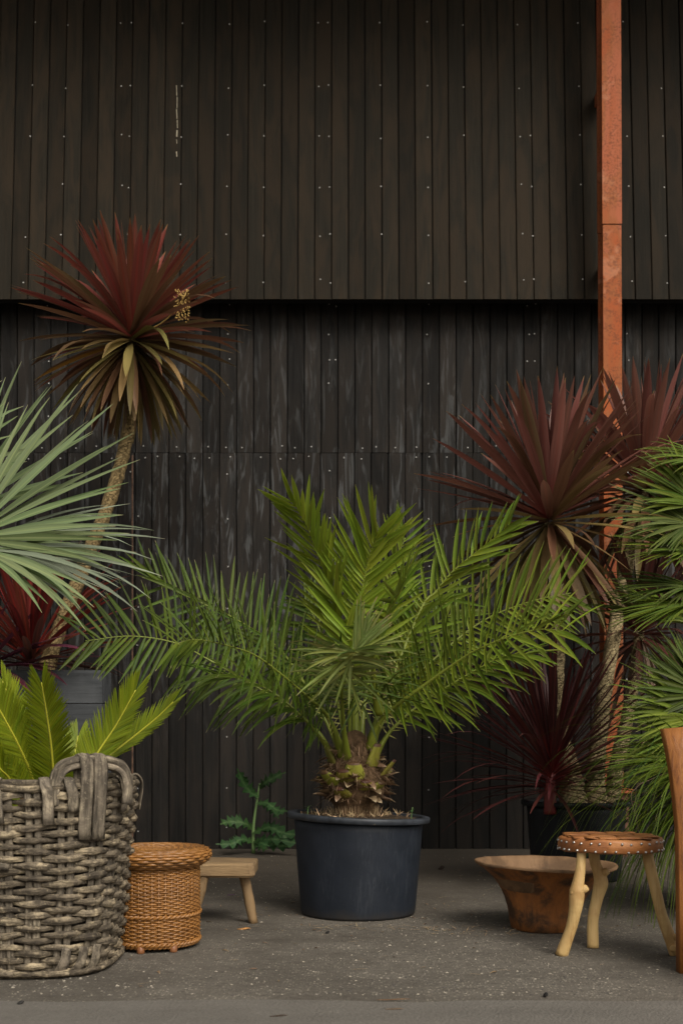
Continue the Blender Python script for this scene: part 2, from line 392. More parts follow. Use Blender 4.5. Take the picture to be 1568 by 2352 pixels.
M['trunk'] = wood_mat('cordyline_bark', (.30, .225, .115), (.20, .145, .07), (.07, .05, .03), (30, 30, 55), .85, 1.0, .3, (.1, .075, .035))
M['trunk_grey'] = wood_mat('cordyline_pale_bark', (.34, .27, .155), (.22, .165, .09), (.06, .045, .03), (28, 28, 50), .85, 1.0, .35, (.13, .105, .05))
def bark_mat(name, c1, c2, crack):
    m, nt, b, out = new_mat(name); g = G(nt); tc = g.n('TexCoord').outputs['Object']
    nz = g.noise(tc, 9, 5, .65, .3); wob = g.noise(tc, 30, 3, .6)
    va = g.n('VectorMath', operation='ADD'); g.put(va.inputs[0], g.mapv(tc, (30, 30, 70))); cb = g.n('CombineXYZ'); g.put(cb.inputs[2], g.math('MULTIPLY', wob, 3.5)); g.put(cb.inputs[0], g.math('MULTIPLY', wob, 2.5)); g.put(va.inputs[1], cb.outputs[0])
    ed_ = g.vor(va.outputs[0], 1, 'DISTANCE_TO_EDGE'); cr = g.step(ed_, .09, .0)
    c = g.mix(g.step(nz, .35, .65), c1, c2); c = g.mix(g.math('MULTIPLY', g.step(wob, .5, .7), .5), c, scl(c2, .7)); c = g.mix(g.math('MULTIPLY', g.math('MULTIPLY', cr, g.step(nz, .38, .6)), .7), c, crack)
    g.put(b.inputs['Base Color'], c); b.inputs['Roughness'].default_value = .9; b.inputs['Specular IOR Level'].default_value = .15
    g.put(b.inputs['Normal'], g.bump(g.math('SUBTRACT', g.math('MULTIPLY', wob, .6), cr), 1.0, .012)); return m
M['trunk'] = bark_mat('cordyline_bark', (.30, .215, .10), (.19, .135, .062), (.055, .04, .022))
M['trunk_grey'] = bark_mat('cordyline_pale_bark', (.38, .30, .165), (.25, .19, .10), (.05, .038, .025))
M['palmtrunk'] = plain('palm_trunk', (.09, .055, .03), .9, .1, 0, 30, .5, .8)
M['willow'] = wood_mat('grey_willow', (.40, .335, .24), (.24, .20, .145), (.10, .085, .065), (55, 55, 14), .8, .8, .75, (.135, .11, .085), .5, .15, 9.0)
M['willow2'] = wood_mat('grey_willow_strip', (.38, .33, .255), (.26, .22, .165), (.11, .09, .07), (70, 70, 6), .8, .8, .5, (.15, .125, .1), .4, .15, 9.0)
def willow_mat(name, pale, mid, dark, fl, fu):
    m, nt, b, out = new_mat(name); g = G(nt)
    uv = g.n('UVMap').outputs[0]; oi = g.n('ObjectInfo').outputs['Random']; tc = g.n('TexCoord').outputs['Object']
    off = g.n('CombineXYZ'); g.put(off.inputs[0], g.math('MULTIPLY', oi, 31)); g.put(off.inputs[1], g.math('MULTIPLY', oi, 77)); g.put(off.inputs[2], g.math('MULTIPLY', oi, 13))
    va = g.n('VectorMath', operation='ADD'); g.put(va.inputs[0], g.mapv(uv, (fu, fl, 1))); g.put(va.inputs[1], off.outputs[0])
    fib = g.noise(va.outputs[0], 1, 6, .7, .4)
    vb = g.n('VectorMath', operation='ADD'); g.put(vb.inputs[0], tc); g.put(vb.inputs[1], off.outputs[0])
    pat = g.noise(vb.outputs[0], 13, 5, .65, .4); sm_ = g.noise(vb.outputs[0], 70, 4, .7)
    c = g.mix(g.step(pat, .36, .62), dark, mid)
    c = g.mix(g.math('MULTIPLY', g.step(pat, .52, .66), .9), c, pale)
    c = g.mix(g.math('MULTIPLY', g.step(fib, .45, .58), .75), c, scl(dark, .4))
    c = g.mix(g.math('MULTIPLY', g.step(sm_, .58, .72), .5), c, scl(pale, 1.15))
    h = g.n('HueSaturation'); g.put(h.inputs['Color'], c); g.put(h.inputs['Value'], g.math('ADD', .8, g.math('MULTIPLY', oi, .4)))
    g.put(b.inputs['Base Color'], h.outputs[0]); b.inputs['Roughness'].default_value = .85; b.inputs['Specular IOR Level'].default_value = .15
    g.put(b.inputs['Normal'], g.bump(g.math('ADD', fib, g.math('MULTIPLY', sm_, .5)), 1.0, .006)); return m
M['willow'] = willow_mat('grey_willow', (.46, .37, .24), (.235, .188, .13), (.085, .069, .052), 55, 5)
M['willow2'] = willow_mat('grey_willow_strip', (.40, .335, .24), (.25, .205, .15), (.12, .1, .078), 3, 6)
M['gap_shade'] = plain('basket_gap_shade', (.025, .02, .016), .9)
M['wicker'] = wood_mat('varnished_wicker', (.30, .138, .036), (.21, .088, .021), (.10, .04, .011), (30, 30, 30), .42, .2, .4, (.14, .056, .014), .3, .5, 7.0)
M['wicker_foot'] = plain('reddish_foot', (.19, .075, .028), .5)
M['bench'] = wood_mat('pale_worn_wood', (.27, .18, .092), (.19, .122, .06), (.09, .058, .034), (6, 50, 50), .8, .8, .5, (.13, .085, .048))
M['bench_leg'] = wood_mat('pale_worn_leg', (.24, .155, .078), (.17, .108, .052), (.08, .05, .03), (60, 60, 5), .7, .5, .3, (.15, .1, .06))
M['stoolleg'] = wood_mat('peeled_branch', (.56, .385, .165), (.47, .30, .115), (.22, .115, .04), (55, 55, 6), .55, .6, .7, (.36, .2, .07), .12, .4, 7.0)
M['leather'] = wood_mat('tan_hide', (.40, .17, .055), (.30, .11, .032), (.12, .04, .016), (6, 6, 30), .5, .5, .6, (.17, .055, .02), .1, .4, 9.0)
M['stud'] = plain('steel_stud', (.45, .43, .41), .35, .5, 1.0)
M['bowl'] = wood_mat('old_bowl_wood', (.30, .11, .028), (.16, .066, .026), (.045, .028, .017), (26, 26, 7), .6, 1.0, .92, (.06, .034, .02), .1, .25, 11.0)
M['bowl_in'] = wood_mat('bowl_rim_wood', (.21, .125, .066), (.15, .085, .044), (.05, .032, .02), (22, 6, 6), .7, .8, .7, (.085, .052, .03), .1, .2, 9.0)
M['chair'] = wood_mat('carved_brown_wood', (.34, .13, .026), (.19, .062, .013), (.05, .018, .007), (60, 60, 3.0), .42, .4, .4, (.15, .055, .015), .1, .45, 6.0)
M['planter'] = wood_mat('grey_plank', (.075, .08, .085), (.05, .053, .057), (.02, .021, .022), (3, 40, 40), .75, .5, .5, (.105, .11, .115), .3, .2, 3.0)
M['rust'] = None
def post_mat():
    m, nt, b, out = new_mat('rusty_orange_paint'); b.inputs['Specular IOR Level'].default_value = .12; g = G(nt); pos = g.n('TexCoord').outputs['Object']
    n1 = g.noise(g.mapv(pos, (3, 3, 1.1)), 1.4, 5, .6, .6); n2 = g.noise(pos, 60, 4, .7); n3 = g.noise(pos, 4, 4, .6, 1.0)
    c = g.ramp(n1, [(.3, (.30, .075, .024)), (.46, (.33, .095, .042)), (.53, (.27, .085, .028)), (.62, (.31, .072, .02)), (.75, (.22, .072, .022))])
    c = g.mix(g.math('MULTIPLY', g.math('MULTIPLY', g.step(n2, .46, .6), g.step(n3, .4, .56)), .9), c, (.15, .045, .018))
    c = g.mix(g.math('MULTIPLY', g.step(n3, .58, .66), .45), c, (.46, .2, .11))
    g.put(b.inputs['Base Color'], c); b.inputs['Roughness'].default_value = .6
    g.put(b.inputs['Normal'], g.bump(n2, .2, .004)); return m
M['rust'] = post_mat()

# ================================================================== the setting
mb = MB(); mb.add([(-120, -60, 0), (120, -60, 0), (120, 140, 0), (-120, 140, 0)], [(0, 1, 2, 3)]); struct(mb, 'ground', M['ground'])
mb = MB()   # smoother strip of pavement in front, with a wavering edge
n = 120; top = [(-12 + 24 * i / n, 3.22 + .05 * noise.noise(Vector((i * .35, 0, 3))) + .03 * noise.noise(Vector((i * 1.7, 5, 3))), .004) for i in range(n + 1)]
bot = [(p[0], -12, .004) for p in top]
mb.add(bot + top, [(i, i + 1, n + 2 + i, n + 1 + i) for i in range(n)]); struct(mb, 'path', M['path'])

# ------------------------------------------------------------------ the timber building
BW, BWU = .1195, .1165
barn = thing('timber_building', (0, 7.9, 0), 'black timber-clad building with stacked vertical boards and an overhanging upper storey', 'building')
def cladding(name, x0, n, w, z0, z1, y, mat, tilt=None):
    """backing panel (part) carrying one object per board (sub-parts); tilt = (y at z0, y at z1)"""
    ya, yb = tilt or (y, y)
    def yy(z): return ya + (yb - ya) * (z - z0) / (z1 - z0)
    p = MB(); x1 = x0 + n * w; t0, t1 = .0225, .09
    p.add([(x, yy(z) + t, z) for z in (z0 + .006, z1) for x, t in ((x0, t0), (x1, t0), (x1, t1), (x0, t1))],
          [(0, 3, 2, 1), (4, 5, 6, 7), (0, 1, 5, 4), (1, 2, 6, 5), (2, 3, 7, 6), (3, 0, 4, 7)])
    panel = p.build(name, M['black'], barn, False)
    L = math.hypot(z1 - z0, yb - ya); ang = math.atan2(yb - ya, z1 - z0)
    bmesh_ = MB(); box(bmesh_, -w / 2 + .0024, w / 2 - .0024, 0, .02, 0, L, .0045); me = bmesh_.mesh('board', mat, smooth=False)
    for i in range(n):
        inst(me, 'board', (x0 + (i + .5) * w, ya + U(-.002, .0015), z0 + U(-.001, .001)), panel, (-ang, U(-.0009, .0009), U(-.010, .010)), (U(.978, 1.006), 1, 1))
    return panel
YL = 7.87
ZS = P(0, 1040, YL)[2]
x0 = -27 * BW + P(310, 0, YL)[0] % BW
low = cladding('lower_cladding', x0, 54, BW, .0, ZS - .0008, YL, M['board'])
midp = cladding('middle_cladding', x0 + .003, 54, BW, ZS + .0008, 4.35, YL - .002, M['board'])
ZU = P(0, 687, 7.67)[2]
up_ = cladding('upper_cladding', -27.6 * BWU, 56, BWU, ZU, 6.75, 0, M['board_up'], (7.67, 7.90))
mb = MB(); box(mb, -3.3, 3.3, 7.77, 8.05, ZU + .05, ZU + .13); mb.build('soffit', M['black'], barn, False)
mb = MB(); box(mb, -3.5, 3.5, 6.2, 9.5, 6.80, 6.98); mb.build('shade_eave', M['black'], barn, False)  # unseen eave added above the view to shade the upper boards
# screws
sm = MB()
def screw(x, y, d):
    p = P(x, y, d); r = .0052
    v = [p + V3(r * math.cos(k * math.pi / 3), .001, r * math.sin(k * math.pi / 3)) for k in range(6)] + [p + V3(0, -.0035, 0)]
    sm.add(v, [(k, (k + 1) % 6, 6) for k in range(6)])
def yup(y):   # distance of the upper cladding's face at preview row y
    d = 7.7
    for _ in range(4):
        z = EYE - (y - HY) * d / FPX; d = 7.67 + .23 * (z - ZU) / (6.75 - ZU)
    return d - .003
for xs in ((84, 52), (158, 135), (277, 283), (303, 291), (420, 412), (528, 517), (608, 604), (730, 736), (752, 759), (871, 877), (980, 984), (1062, 1068), (1186, 1203), (1210, 1226), (1325, 1338), (1428, 1452), (1512, 1532)):
    for yb in (52, 198, 312, 425, 540, 645):
        if R.random() < .86:
            y = yb + U(-4, 6); x = xs[0] + (xs[1] - xs[0]) * y / 690
            screw(x, y, yup(y))
for x in (112, 352, 525, 757, 772, 982, 1212, 1228, 1440):
    for yb in (700, 765, 828, 884, 956):
        if R.random() < .85: screw(x + U(-3, 3), yb + U(-4, 4), YL - .008)
for x in np.arange(20, 1568, 38.7):
    for yb in (1027, 1051):
        if R.random() < .62: screw(x + U(-9, 9), yb + U(-3, 3), YL - .008)
for x in (48, 88, 302, 316, 522, 756, 984, 1216, 1440):
    for yb in (1085, 1190, 1298, 1398, 1480, 1560, 1695, 1810, 1905):
        if R.random() < .7: screw(x + U(-2, 2), yb + U(-5, 5), YL - .006)
stuff(sm.build('screws', M['screw'], barn))
mb = MB()   # splintered pale edge on an upper board
y = 196
while y < 365:
    L = U(6, 26); d = yup(y + L / 2); wd = U(.003, .009)
    a_, b_ = P(406.5 + U(-1, 1), y, yup(y) - .001), P(407 + U(-1, 1), y + L, yup(y + L) - .001)
    mb.add([a_ - V3(wd / 2, 0, 0), a_ + V3(wd / 2, 0, 0), b_ + V3(wd / 2, 0, 0), b_ - V3(wd / 2, 0, 0), (a_ + b_) / 2 + V3(0, -.004, 0)], [(0, 1, 4), (1, 2, 4), (2, 3, 4), (3, 0, 4)])
    y += L + (U(0, 5) if y < 290 else U(6, 22))
stuff(mb.build('splintered_edge', M['splinter'], barn, False))
# brown metal edge strip where two lower panels meet
mb = MB(); xx = P(305, 0, YL)[0]; box(mb, xx - .005, xx + .005, YL - .008, YL + .002, .02, ZS - .02); mb.build('edge_strip', plain('rusty_strip', (.10, .055, .035), .7, .3, 0, 30, .5), barn, False)

# ------------------------------------------------------------------ steel post
px0, px1 = P(1388, 0, 7.35)[0], P(1431, 0, 7.35)[0]
post = thing('steel_post', ((px0 + px1) / 2, 7.45, 0), 'rust-orange painted steel post rising up the dark timber wall', 'post')
zj = P(0, 515, 7.35)[2]; zb = P(0, 1812, 7.4)[2]
def postseg(name, z0, z1, x0, x1, y0, y1):
    m_ = MB(); k = -.004
    xm, tf, tw = (x0 + x1) / 2, .014, .006
    pr_ = ((x0 + .002, y0), (x1 - .002, y0), (x1, y0 + .002), (x1, y0 + tf), (xm + tw, y0 + tf), (xm + tw, y1 - tf), (x1, y1 - tf), (x1, y1), (x0, y1), (x0, y1 - tf), (xm - tw, y1 - tf), (xm - tw, y0 + tf), (x0, y0 + tf), (x0, y0 + .002)); n_ = len(pr_)
    m_.add([(x + k * (z - 1), y, z) for z in (z0, z1) for x, y in pr_],
           [tuple(range(n_ - 1, -1, -1)), tuple(range(n_, 2 * n_))] + [(i, (i + 1) % n_, (i + 1) % n_ + n_, i + n_) for i in range(n_)])
    return m_.build(name, M['rust'], post, False)
postseg('upper_section', zj + .004, 6.79, px0 - .004, px1 + .002, 7.35, 7.50)
postseg('lower_section', zb, zj, px0, px1, 7.356, 7.50)
for z_ in (3.95, 5.2, 6.3):
    mb = MB(); box(mb, px0 + .03, px1 - .03, 7.5005, 7.67 + .23 * (z_ - ZU) / (6.75 - ZU) + .004, z_, z_ + .08); mb.build('wall_bracket', M['rust'], post, False)
mb = MB(); box(mb, px0 - .04, px1 + .06, 7.30, 7.60, zb - .025, zb); mb.build('base_plate', M['rust'], post, False)
mb = MB(); box(mb, px0 - .01, px1 + .03, 7.33, 7.585, 0, zb - .026); mb.build('footing', plain('brown_footing', (.11, .055, .035), .8, .2, 0, 12, .4), post, False)

# ================================================================== plants: builders
def add_leaf(parent, name, mat, *a, **k):
    m_ = MB(); ribbon(m_, *a, **k); return m_.build(name, mat, parent)

def rosette(th, c, n, Lr, W, elev, mats, tilt=(0, 0), droop=(.1, .6), stem=.16, prof='lance', az=None, fold=(.15, .5), name='leaf', jit=.32, n_seg=9):
    """spiral head of strap leaves round c; elev(t) = elevation in degrees from youngest (0) to oldest (1); mats(t) = material"""
    c = np.asarray(c, float); ga = 2.39996; a0 = U(0, 6)
    for i in range(n):
        t = (i + .5) / n; el = rad(elev(t) + U(-11, 11)); an = a0 + i * ga + U(-jit, jit)
        if az is not None and not az(an % (2 * math.pi), t): continue
        d = V3(math.cos(an) * math.cos(el), math.sin(an) * math.cos(el), math.sin(el)) + V3(tilt[0], tilt[1], 0) * .6
        p0 = c + V3(math.cos(an) * .018, math.sin(an) * .018, stem * (.5 - t))
        L = Lr[0] + (Lr[1] - Lr[0]) * (1 - abs(t - .45) * 1.1) * U(.85, 1.05)
        if t < .06: L *= .75
        kink = (U(.35, .75), U(.5, 1.6)) if (t > .2 and R.random() < .26) else None
        add_leaf(th, name, mats(t), p0, d, L, W * U(.8, 1.15), droop[0] + (droop[1] - droop[0]) * t * U(.5, 1.4), (0, 0, 1) if abs(d[2]) < .97 else (1, 0, 0),
                 U(*fold), U(-.25, .25), n_seg, prof, kink, U(-.3, .3))

def trunk(th, pts, rs, mat, name='trunk', ns=16, seg=60, bump=.22):
    m_ = MB(); c = catmull(pts, seg); rr = np.interp(np.linspace(0, 1, seg + 1), np.linspace(0, 1, len(rs)), rs)
    rr = [r * (1 + .05 * noise.noise(Vector((i * .9, r * 50, 2)))) for i, r in enumerate(rr)]
    tube(m_, c, rr, ns, bump=bump, bs=38); return m_.build(name, mat, th)

# ================================================================== tall planter on the left
DP = 6.5
xr = P(235, 0, DP)[0]; zt = P(0, 1538, DP)[2]
planter = thing('plank_planter', ((xr - 2.7) / 2, DP + .12, 0), 'tall dark grey plank planter box under the leaning cordyline', 'planter')
ph = zt / 6
for i in range(6):
    mb = MB(); box(mb, -2.7, xr - .0, DP, DP + .03, i * ph + .002, (i + 1) * ph - .003); mb.build('plank', M['planter'], planter, False)
    mb = MB(); box(mb, xr - .028, xr + .002, DP + .0305, DP + .245, i * ph + .002, (i + 1) * ph - .003); mb.build('plank', M['planter'], planter, False)
    mb = MB(); box(mb, -2.7, xr - .03, DP + .22, DP + .25, i * ph + .002, (i + 1) * ph - .003); mb.build('plank', M['planter'], planter, False)
mb = MB(); box(mb, -2.7, -2.67, DP + .0305, DP + .2195, 0, zt - .005); mb.build('end_panel', M['planter'], planter, False)
mb = MB(); box(mb, -2.668, xr - .031, DP + .0305, DP + .2195, .01, zt - .03); mb.build('soil', M['soil'], planter, False)

# tall cordyline leaning out of the planter
DT = 6.62
c1 = P(302, 775, DT)
tall = thing('cordyline_tree', P(103, 1550, DT), 'tall leaning cordyline with a round head of red and olive strap leaves', 'plant')
trunk(tall, [P(100, 1560, DT), P(126, 1475, DT), P(155, 1400, DT), P(205, 1270, DT), P(245, 1170, DT), P(275, 1075, DT), P(295, 985, DT), P(303, 890, DT), P(303, 775, DT)],
      [.052, .045, .043, .041, .039, .038, .037, .036, .032], M['trunk'])
def tall_m(t):
    if t < .36: return M['cord_red']
    if t < .62: return M['cord_brown'] if R.random() < .75 else M['cord_red']
    return R.choice([M['cord_olive'], M['cord_olive'], M['cord_brown'], M['cord_olive'] if R.random() < .9 else M['cord_orange']])
rosette(tall, c1, 215, (.42, .73), .054, lambda t: np.interp(t, [0, .25, .5, .72, 1], [82, 42, 8, -25, -78]), tall_m, (0, -.02), (.05, .4), .17)
mb = MB()   # dry seed panicle caught in the head
for i in range(150):
    q = P(418 + 34 * (U(0, 1) - .5), 702 + 70 * (U(0, 1) - .5), DT - .28) + V3(0, U(-.03, .03), 0)
    r = .005; mb.add([q + V3(r, 0, 0), q - V3(r, 0, 0), q + V3(0, r, 0), q - V3(0, r, 0), q + V3(0, 0, r), q - V3(0, 0, r)], [(0, 2, 4), (2, 1, 4), (1, 3, 4), (3, 0, 4), (2, 0, 5), (1, 2, 5), (3, 1, 5), (0, 3, 5)])
tube(mb, catmull([c1, P(375, 740, DT - .15), P(418, 690, DT - .28), P(430, 665, DT - .29)], 10), .004, 5)
stuff(mb.build('seed_panicle', plain('gold_seed', (.42, .27, .08), .7), tall))

# red cordyline low in the planter
cR = P(72, 1530, 6.62)
redp = thing('cordyline_plant', cR, 'vivid red cordyline fan rising from the plank planter', 'plant')
rosette(redp, cR + V3(0, 0, .06), 92, (.42, .78), .042, lambda t: np.interp(t, [0, .4, .8, 1], [84, 55, 22, 4]), lambda t: M['cord_vivid'] if t < .75 else M['cord_back'], (0, -.1), (.05, .5), .12)
# purple strap-leaved plant
cP = P(-45, 1545, 6.56)
pur = thing('strap_leaf_plant', cP, 'purple broad strap-leaved plant arching over the front of the planter', 'plant')
for tip, L, dr, W in (((42, 1358), .55, .12, .05), ((126, 1378), .66, .05, .075), ((118, 1470), .5, .2, .05), ((214, 1452), .72, .35, .045), ((150, 1545), .62, .5, .05), ((300, 1520), .95, .35, .055), ((260, 1500), .8, .9, .05), ((150, 1580), .66, 1.0, .045), ((60, 1600), .5, 1.1, .05), ((20, 1400), .5, .2, .05)):
    q = P(tip[0], tip[1], 6.42); dd = unit(q - cP) + V3(0, -.16, .45 * dr)
    add_leaf(pur, 'leaf', M['purple'], cP, dd, L, W, dr, (0, -.35, 1), .35, U(-.3, .3), 12, 'lance')

# ================================================================== fan palms
def fan(th, hub, axis, normal, n, L, W, spread, mat, droop=.25, jl=.12, pet=None, petr=.009, name='segment', clip=None, fold=.45):
    """one palmate leaf: segments radiate from hub within the plane across normal; axis = middle direction"""
    ax = unit(axis); nn = unit(np.asarray(normal, float) - ax * np.dot(normal, ax)); s = np.cross(ax, nn); hub = np.asarray(hub, float)
    if pet is not None:
        m_ = MB(); tube(m_, catmull([pet, (np.asarray(pet) * .4 + hub * .6) + V3(0, 0, .04), hub], 10), [petr * 1.3, petr, petr] + [petr] * 8, 6); m_.build('petiole', M['rachis'], th)
    for i in range(n):
        an = rad(spread) * ((i + .5) / n - .5) + U(-.045, .045)
        d = ax * math.cos(an) + s * math.sin(an) + nn * (.16 * (1 if i % 2 else -1) * .3 + .12 * abs(math.sin(an)))
        l = L * (1 - .25 * abs(an / rad(spread) * 2) ** 2) * U(1 - jl, 1 + jl)
        if clip and not clip(hub + unit(d) * l): continue
        add_leaf(th, name, mat if not isinstance(mat, (list, tuple)) else R.choice(mat), hub, d, l, W * U(.85, 1.15), droop * U(.4, 1.6), nn, fold, U(-.15, .15), 10, 'seg',
                 (U(.7, .9), U(.3, 1.2)) if R.random() < .2 else None)

DB = 5.25
bx = P(-215, 1700, DB)
blue = thing('blue_fan_palm', (bx[0], DB, 0), 'silvery blue fan palm with long stiff leaf segments beside the plank planter', 'palm')
crown = np.array((bx[0], DB, P(0, 1400, DB)[2]))
mb = MB(); tube(mb, catmull([(bx[0], DB, 0), (bx[0] + .02, DB, .4), (bx[0], DB, crown[2])], 20), [.13] * 10 + [.12] * 11, 18, bump=.3, bs=25); mb.build('trunk', M['palmtrunk'], blue)
fan(blue, P(-75, 1238, DB - .25), (1, .1, .72), (-.3, -1, .25), 27, .84, .037, 140, [M['blue'], M['blue']], .12, .1, crown)
fan(blue, P(-55, 1262, DB - .3), (1, -.15, .02), (0, -.75, .75), 24, .80, .032, 84, [M['blue_under'], M['blue']], .5, .1, crown)
fan(blue, P(-110, 1285, DB - .1), (1, .35, .10), (0, -.35, 1), 18, .84, .034, 90, [M['blue_under']], .55, .1, crown)
fan(blue, P(-90, 1180, DB + .2), (.55, .2, 1), (-.2, -1, .2), 14, .8, .036, 110, [M['blue']], .1, .1, crown)
fan(blue, P(-330, 1200, DB), (-1, .1, .5), (.3, -1, .25), 26, .8, .05, 170, [M['blue']], .2, .1, crown)
fan(blue, P(-230, 1150, DB), (-.1, .3, 1), (0, -1, .25), 26, .8, .05, 150, [M['blue']], .2, .1, crown)

# green fan palm at the right edge
DG = 5.2
gx = P(1660, 0, DG)[0]
gpalm = thing('green_fan_palm', (gx, DG, 0), 'bushy green fan palm with narrow pointed segments beside the carved wooden chair', 'palm')
gcr = np.array((gx, DG, P(0, 1480, DG)[2]))
mb = MB(); tube(mb, catmull([(gx, DG, 0), (gx, DG, .6), gcr], 20), .10, 16, bump=.35, bs=25); mb.build('trunk', M['palmtrunk'], gpalm)
FG = [((1640, 1062), (-1, -.3, .08), (0, -.7, .9), .36, M['fan'], 24, 70), ((1590, 1205), (-1, -.2, .25), (-.2, -.8, .7), .40, M['fan_dark'], 36, 150),
      ((1600, 1270), (-1, -.2, .15), (0, -.5, .9), .40, M['fan'], 34, 110), ((1598, 1350), (-1, -.25, .0), (-.1, -.45, 1), .42, M['fan_dark'], 34, 110),
      ((1600, 1385), (-1, -.1, -.12), (0, -.4, 1), .40, M['fan'], 26, 80), ((1605, 1160), (-.6, -.1, .5), (-.3, -.8, .5), .34, M['fan'], 22, 90),
      ((1608, 1650), (-.9, -.25, .42), (-.2, -.9, .5), .44, M['fan'], 40, 150), ((1585, 1700), (-1, -.3, .15), (-.1, -.7, .7), .40, M['fan'], 36, 130),
      ((1590, 1750), (-1, -.3, -.08), (-.1, -.5, .8), .40, M['fan'], 30, 90), ((1620, 1600), (-.7, -.1, .5), (-.2, -.9, .3), .40, M['fan_dark'], 28, 110)]
for (hx, hy), ax, nn, L, mt, n, spd in FG:
    fan(gpalm, P(hx, hy, DG - .12 + U(-.12, .1)), ax, nn, int(n * 1.25), L, .021, spd, mt, .3, .14, gcr if hy < 1500 else gcr * .5 + np.array((gx, DG, .5)) * .5, .006, fold=.55)

for an_ in range(7):
    a_ = rad(-60 + 38 * an_); dr_ = V3(math.cos(a_) * .9, math.sin(a_) * .9, .35 + .2 * (an_ % 2))
    fan(gpalm, gcr + dr_ * .32, dr_, V3(-dr_[0] * .4, -dr_[1] * .4, 1), 22, .40, .024, 130, M['fan'] if an_ % 2 else M['fan_dark'], .3, .14, gcr, .006, fold=.55)
# drooping grass-like plant below it
DD = 4.95
dx = P(1640, 0, DD)[0]; dz = P(0, 1800, DD)[2]
dro = thing('drooping_grass_plant', (dx, DD, 0), 'fountain of long thin drooping green blades beside the carved wooden chair', 'plant')
mb = MB(); tube(mb, catmull([(dx, DD, 0), (dx, DD, dz * .6), (dx, DD, dz)], 14), [.12, .12, .11] + [.1] * 10 + [.08, .06], 16, bump=.3, bs=22); mb.build('stem', M['palmtrunk'], dro)
mb = MB()
for i in range(800):
    an = U(0, 2 * math.pi); el = rad(U(-25, 62)); d = V3(math.cos(an) * math.cos(el), math.sin(an) * math.cos(el), math.sin(el))
    ribbon(mb, (dx + .05 * math.cos(an), DD + .05 * math.sin(an), dz + U(-.12, .03)), d, U(.5, .95), U(.006, .010), U(1.6, 3.4), (0, 0, 1), .4, 0, 12, 'grass')
stuff(mb.build('blades', M['grassy'], dro))
mb = MB()
for x_, y_ in ((1440, 1830), (1452, 1880)):
    q_ = catmull([(dx, DD, dz), P(1560, 1770, DD - .2), P(1482, 1795, DD - .3), P(1460, 1810, DD - .31), P(x_ + 8, y_, DD - .33), P(x_ + 20, y_ + 50, DD - .34)], 24); tube(mb, q_, [.005 - .00017 * i for i in range(25)], 5, flat=.3)
mb.build('dead_blade', M['dead'], dro)

# ================================================================== potted cordylines at the back right
def plant_pot(name, cx, cy, rt, rb, h, mat, label, lean=0.0, soilmat='soil', group=None, soil_top=.02, rimmat=None):
    th = thing(name, (cx, cy, 0), label, 'plant pot', group)
    def fn(r, z, an):
        x, y_ = r * math.cos(an), r * math.sin(an)
        wob = 1 + .006 * math.sin(3 * an + 1) * (z / h)
        return (cx + x * wob, cy + y_ * wob, z + (lean * x * (z / h) ** 2 if z > .02 else 0))
    mb = MB(); prof = [(0.001, .004), (rb - .03, .004), (rb - .02, .0), (rb - .004, .003), (rb, .014)]
    for k in range(1, 13): t = k / 12; prof.append((rb + (rt - .030 - rb) * t ** .92, .014 + (h - .045) * t))
    prof += [(rt - .034, h - .028), (rt - .037, h - .05), (rt - .045, h - .09)]
    lathe(mb, prof, cx, cy, 72, fn); mb.build('pot_wall', mat, th)
    mb = MB(); lathe(mb, [(rt - .031, h - .022), (rt - .003, h - .025), (rt, h - .023), (rt + .001, h - .004), (rt - .002, h), (rt - .028, h + .001), (rt - .034, h - .004), (rt - .033, h - .03)], cx, cy, 72, fn)
    mb.build('rim', rimmat or mat, th)
    mb = MB(); rs = rt - .0345
    prof = [(rs, h - .045)] + [(rs * (1 - t), h - soil_top + soil_top * .9 * t) for t in (.06, .2, .4, .6, .8, .95, .999)]
    def sf(r, z, an):
        x, y_ = r * math.cos(an), r * math.sin(an)
        return (cx + x, cy + y_, z + .012 * noise.noise(Vector((x * 22, y_ * 22, 1))) + lean * x)
    lathe(mb, prof, cx, cy, 48, sf); mb.build('soil', M[soilmat], th)
    return th

DC = 6.15
pc = P(1322, 0, DC)
ph_ = P(0, 1845, 5.87)[2]
plant_pot('plant_pot', pc[0], DC, P(1445, 0, DC)[0] - pc[0] + .004, .24, ph_, M['pot_black'], 'black plastic pot holding the red cordylines beside the steel post', 0, 'soil', None, .03)

tA = thing('cordyline_tree', (P(1312, 0, DC)[0], DC, ph_ - .05), 'red-brown cordyline head with olive hanging leaves just behind the green palm', 'plant')
cA = P(1262, 1188, DC - .02)
trunk(tA, [P(1318, 1870, DC - .1), P(1308, 1770, DC - .08), P(1290, 1690, DC - .04), P(1279, 1580, DC - .02), P(1283, 1480, DC), P(1274, 1360, DC), cA + V3(0, 0, -.03)], [.078, .06, .042, .036, .034, .034, .034, .03], M['trunk_grey'])
def mA(t):
    if t < .62: return M['cord_brown'] if R.random() < .25 else M['cord_red2']
    r = R.random(); return M['cord_orange'] if r < .03 else (M['cord_olive'] if r < .7 else M['cord_brown'])
M['cord_red2'] = leaf_mat('cordyline_plum_red', (.27, .06, .042), (.195, .078, .058), (.34, .25, .08), (.2, .07, .05), .45, .02, .42, .25, .955, (.15, .062, .045))
rosette(tA, cA, 160, (.46, .84), .056, lambda t: np.interp(t, [0, .3, .6, .74, 1], [84, 52, 12, -30, -80]), mA, (0, -.03), (.03, .35), .16)

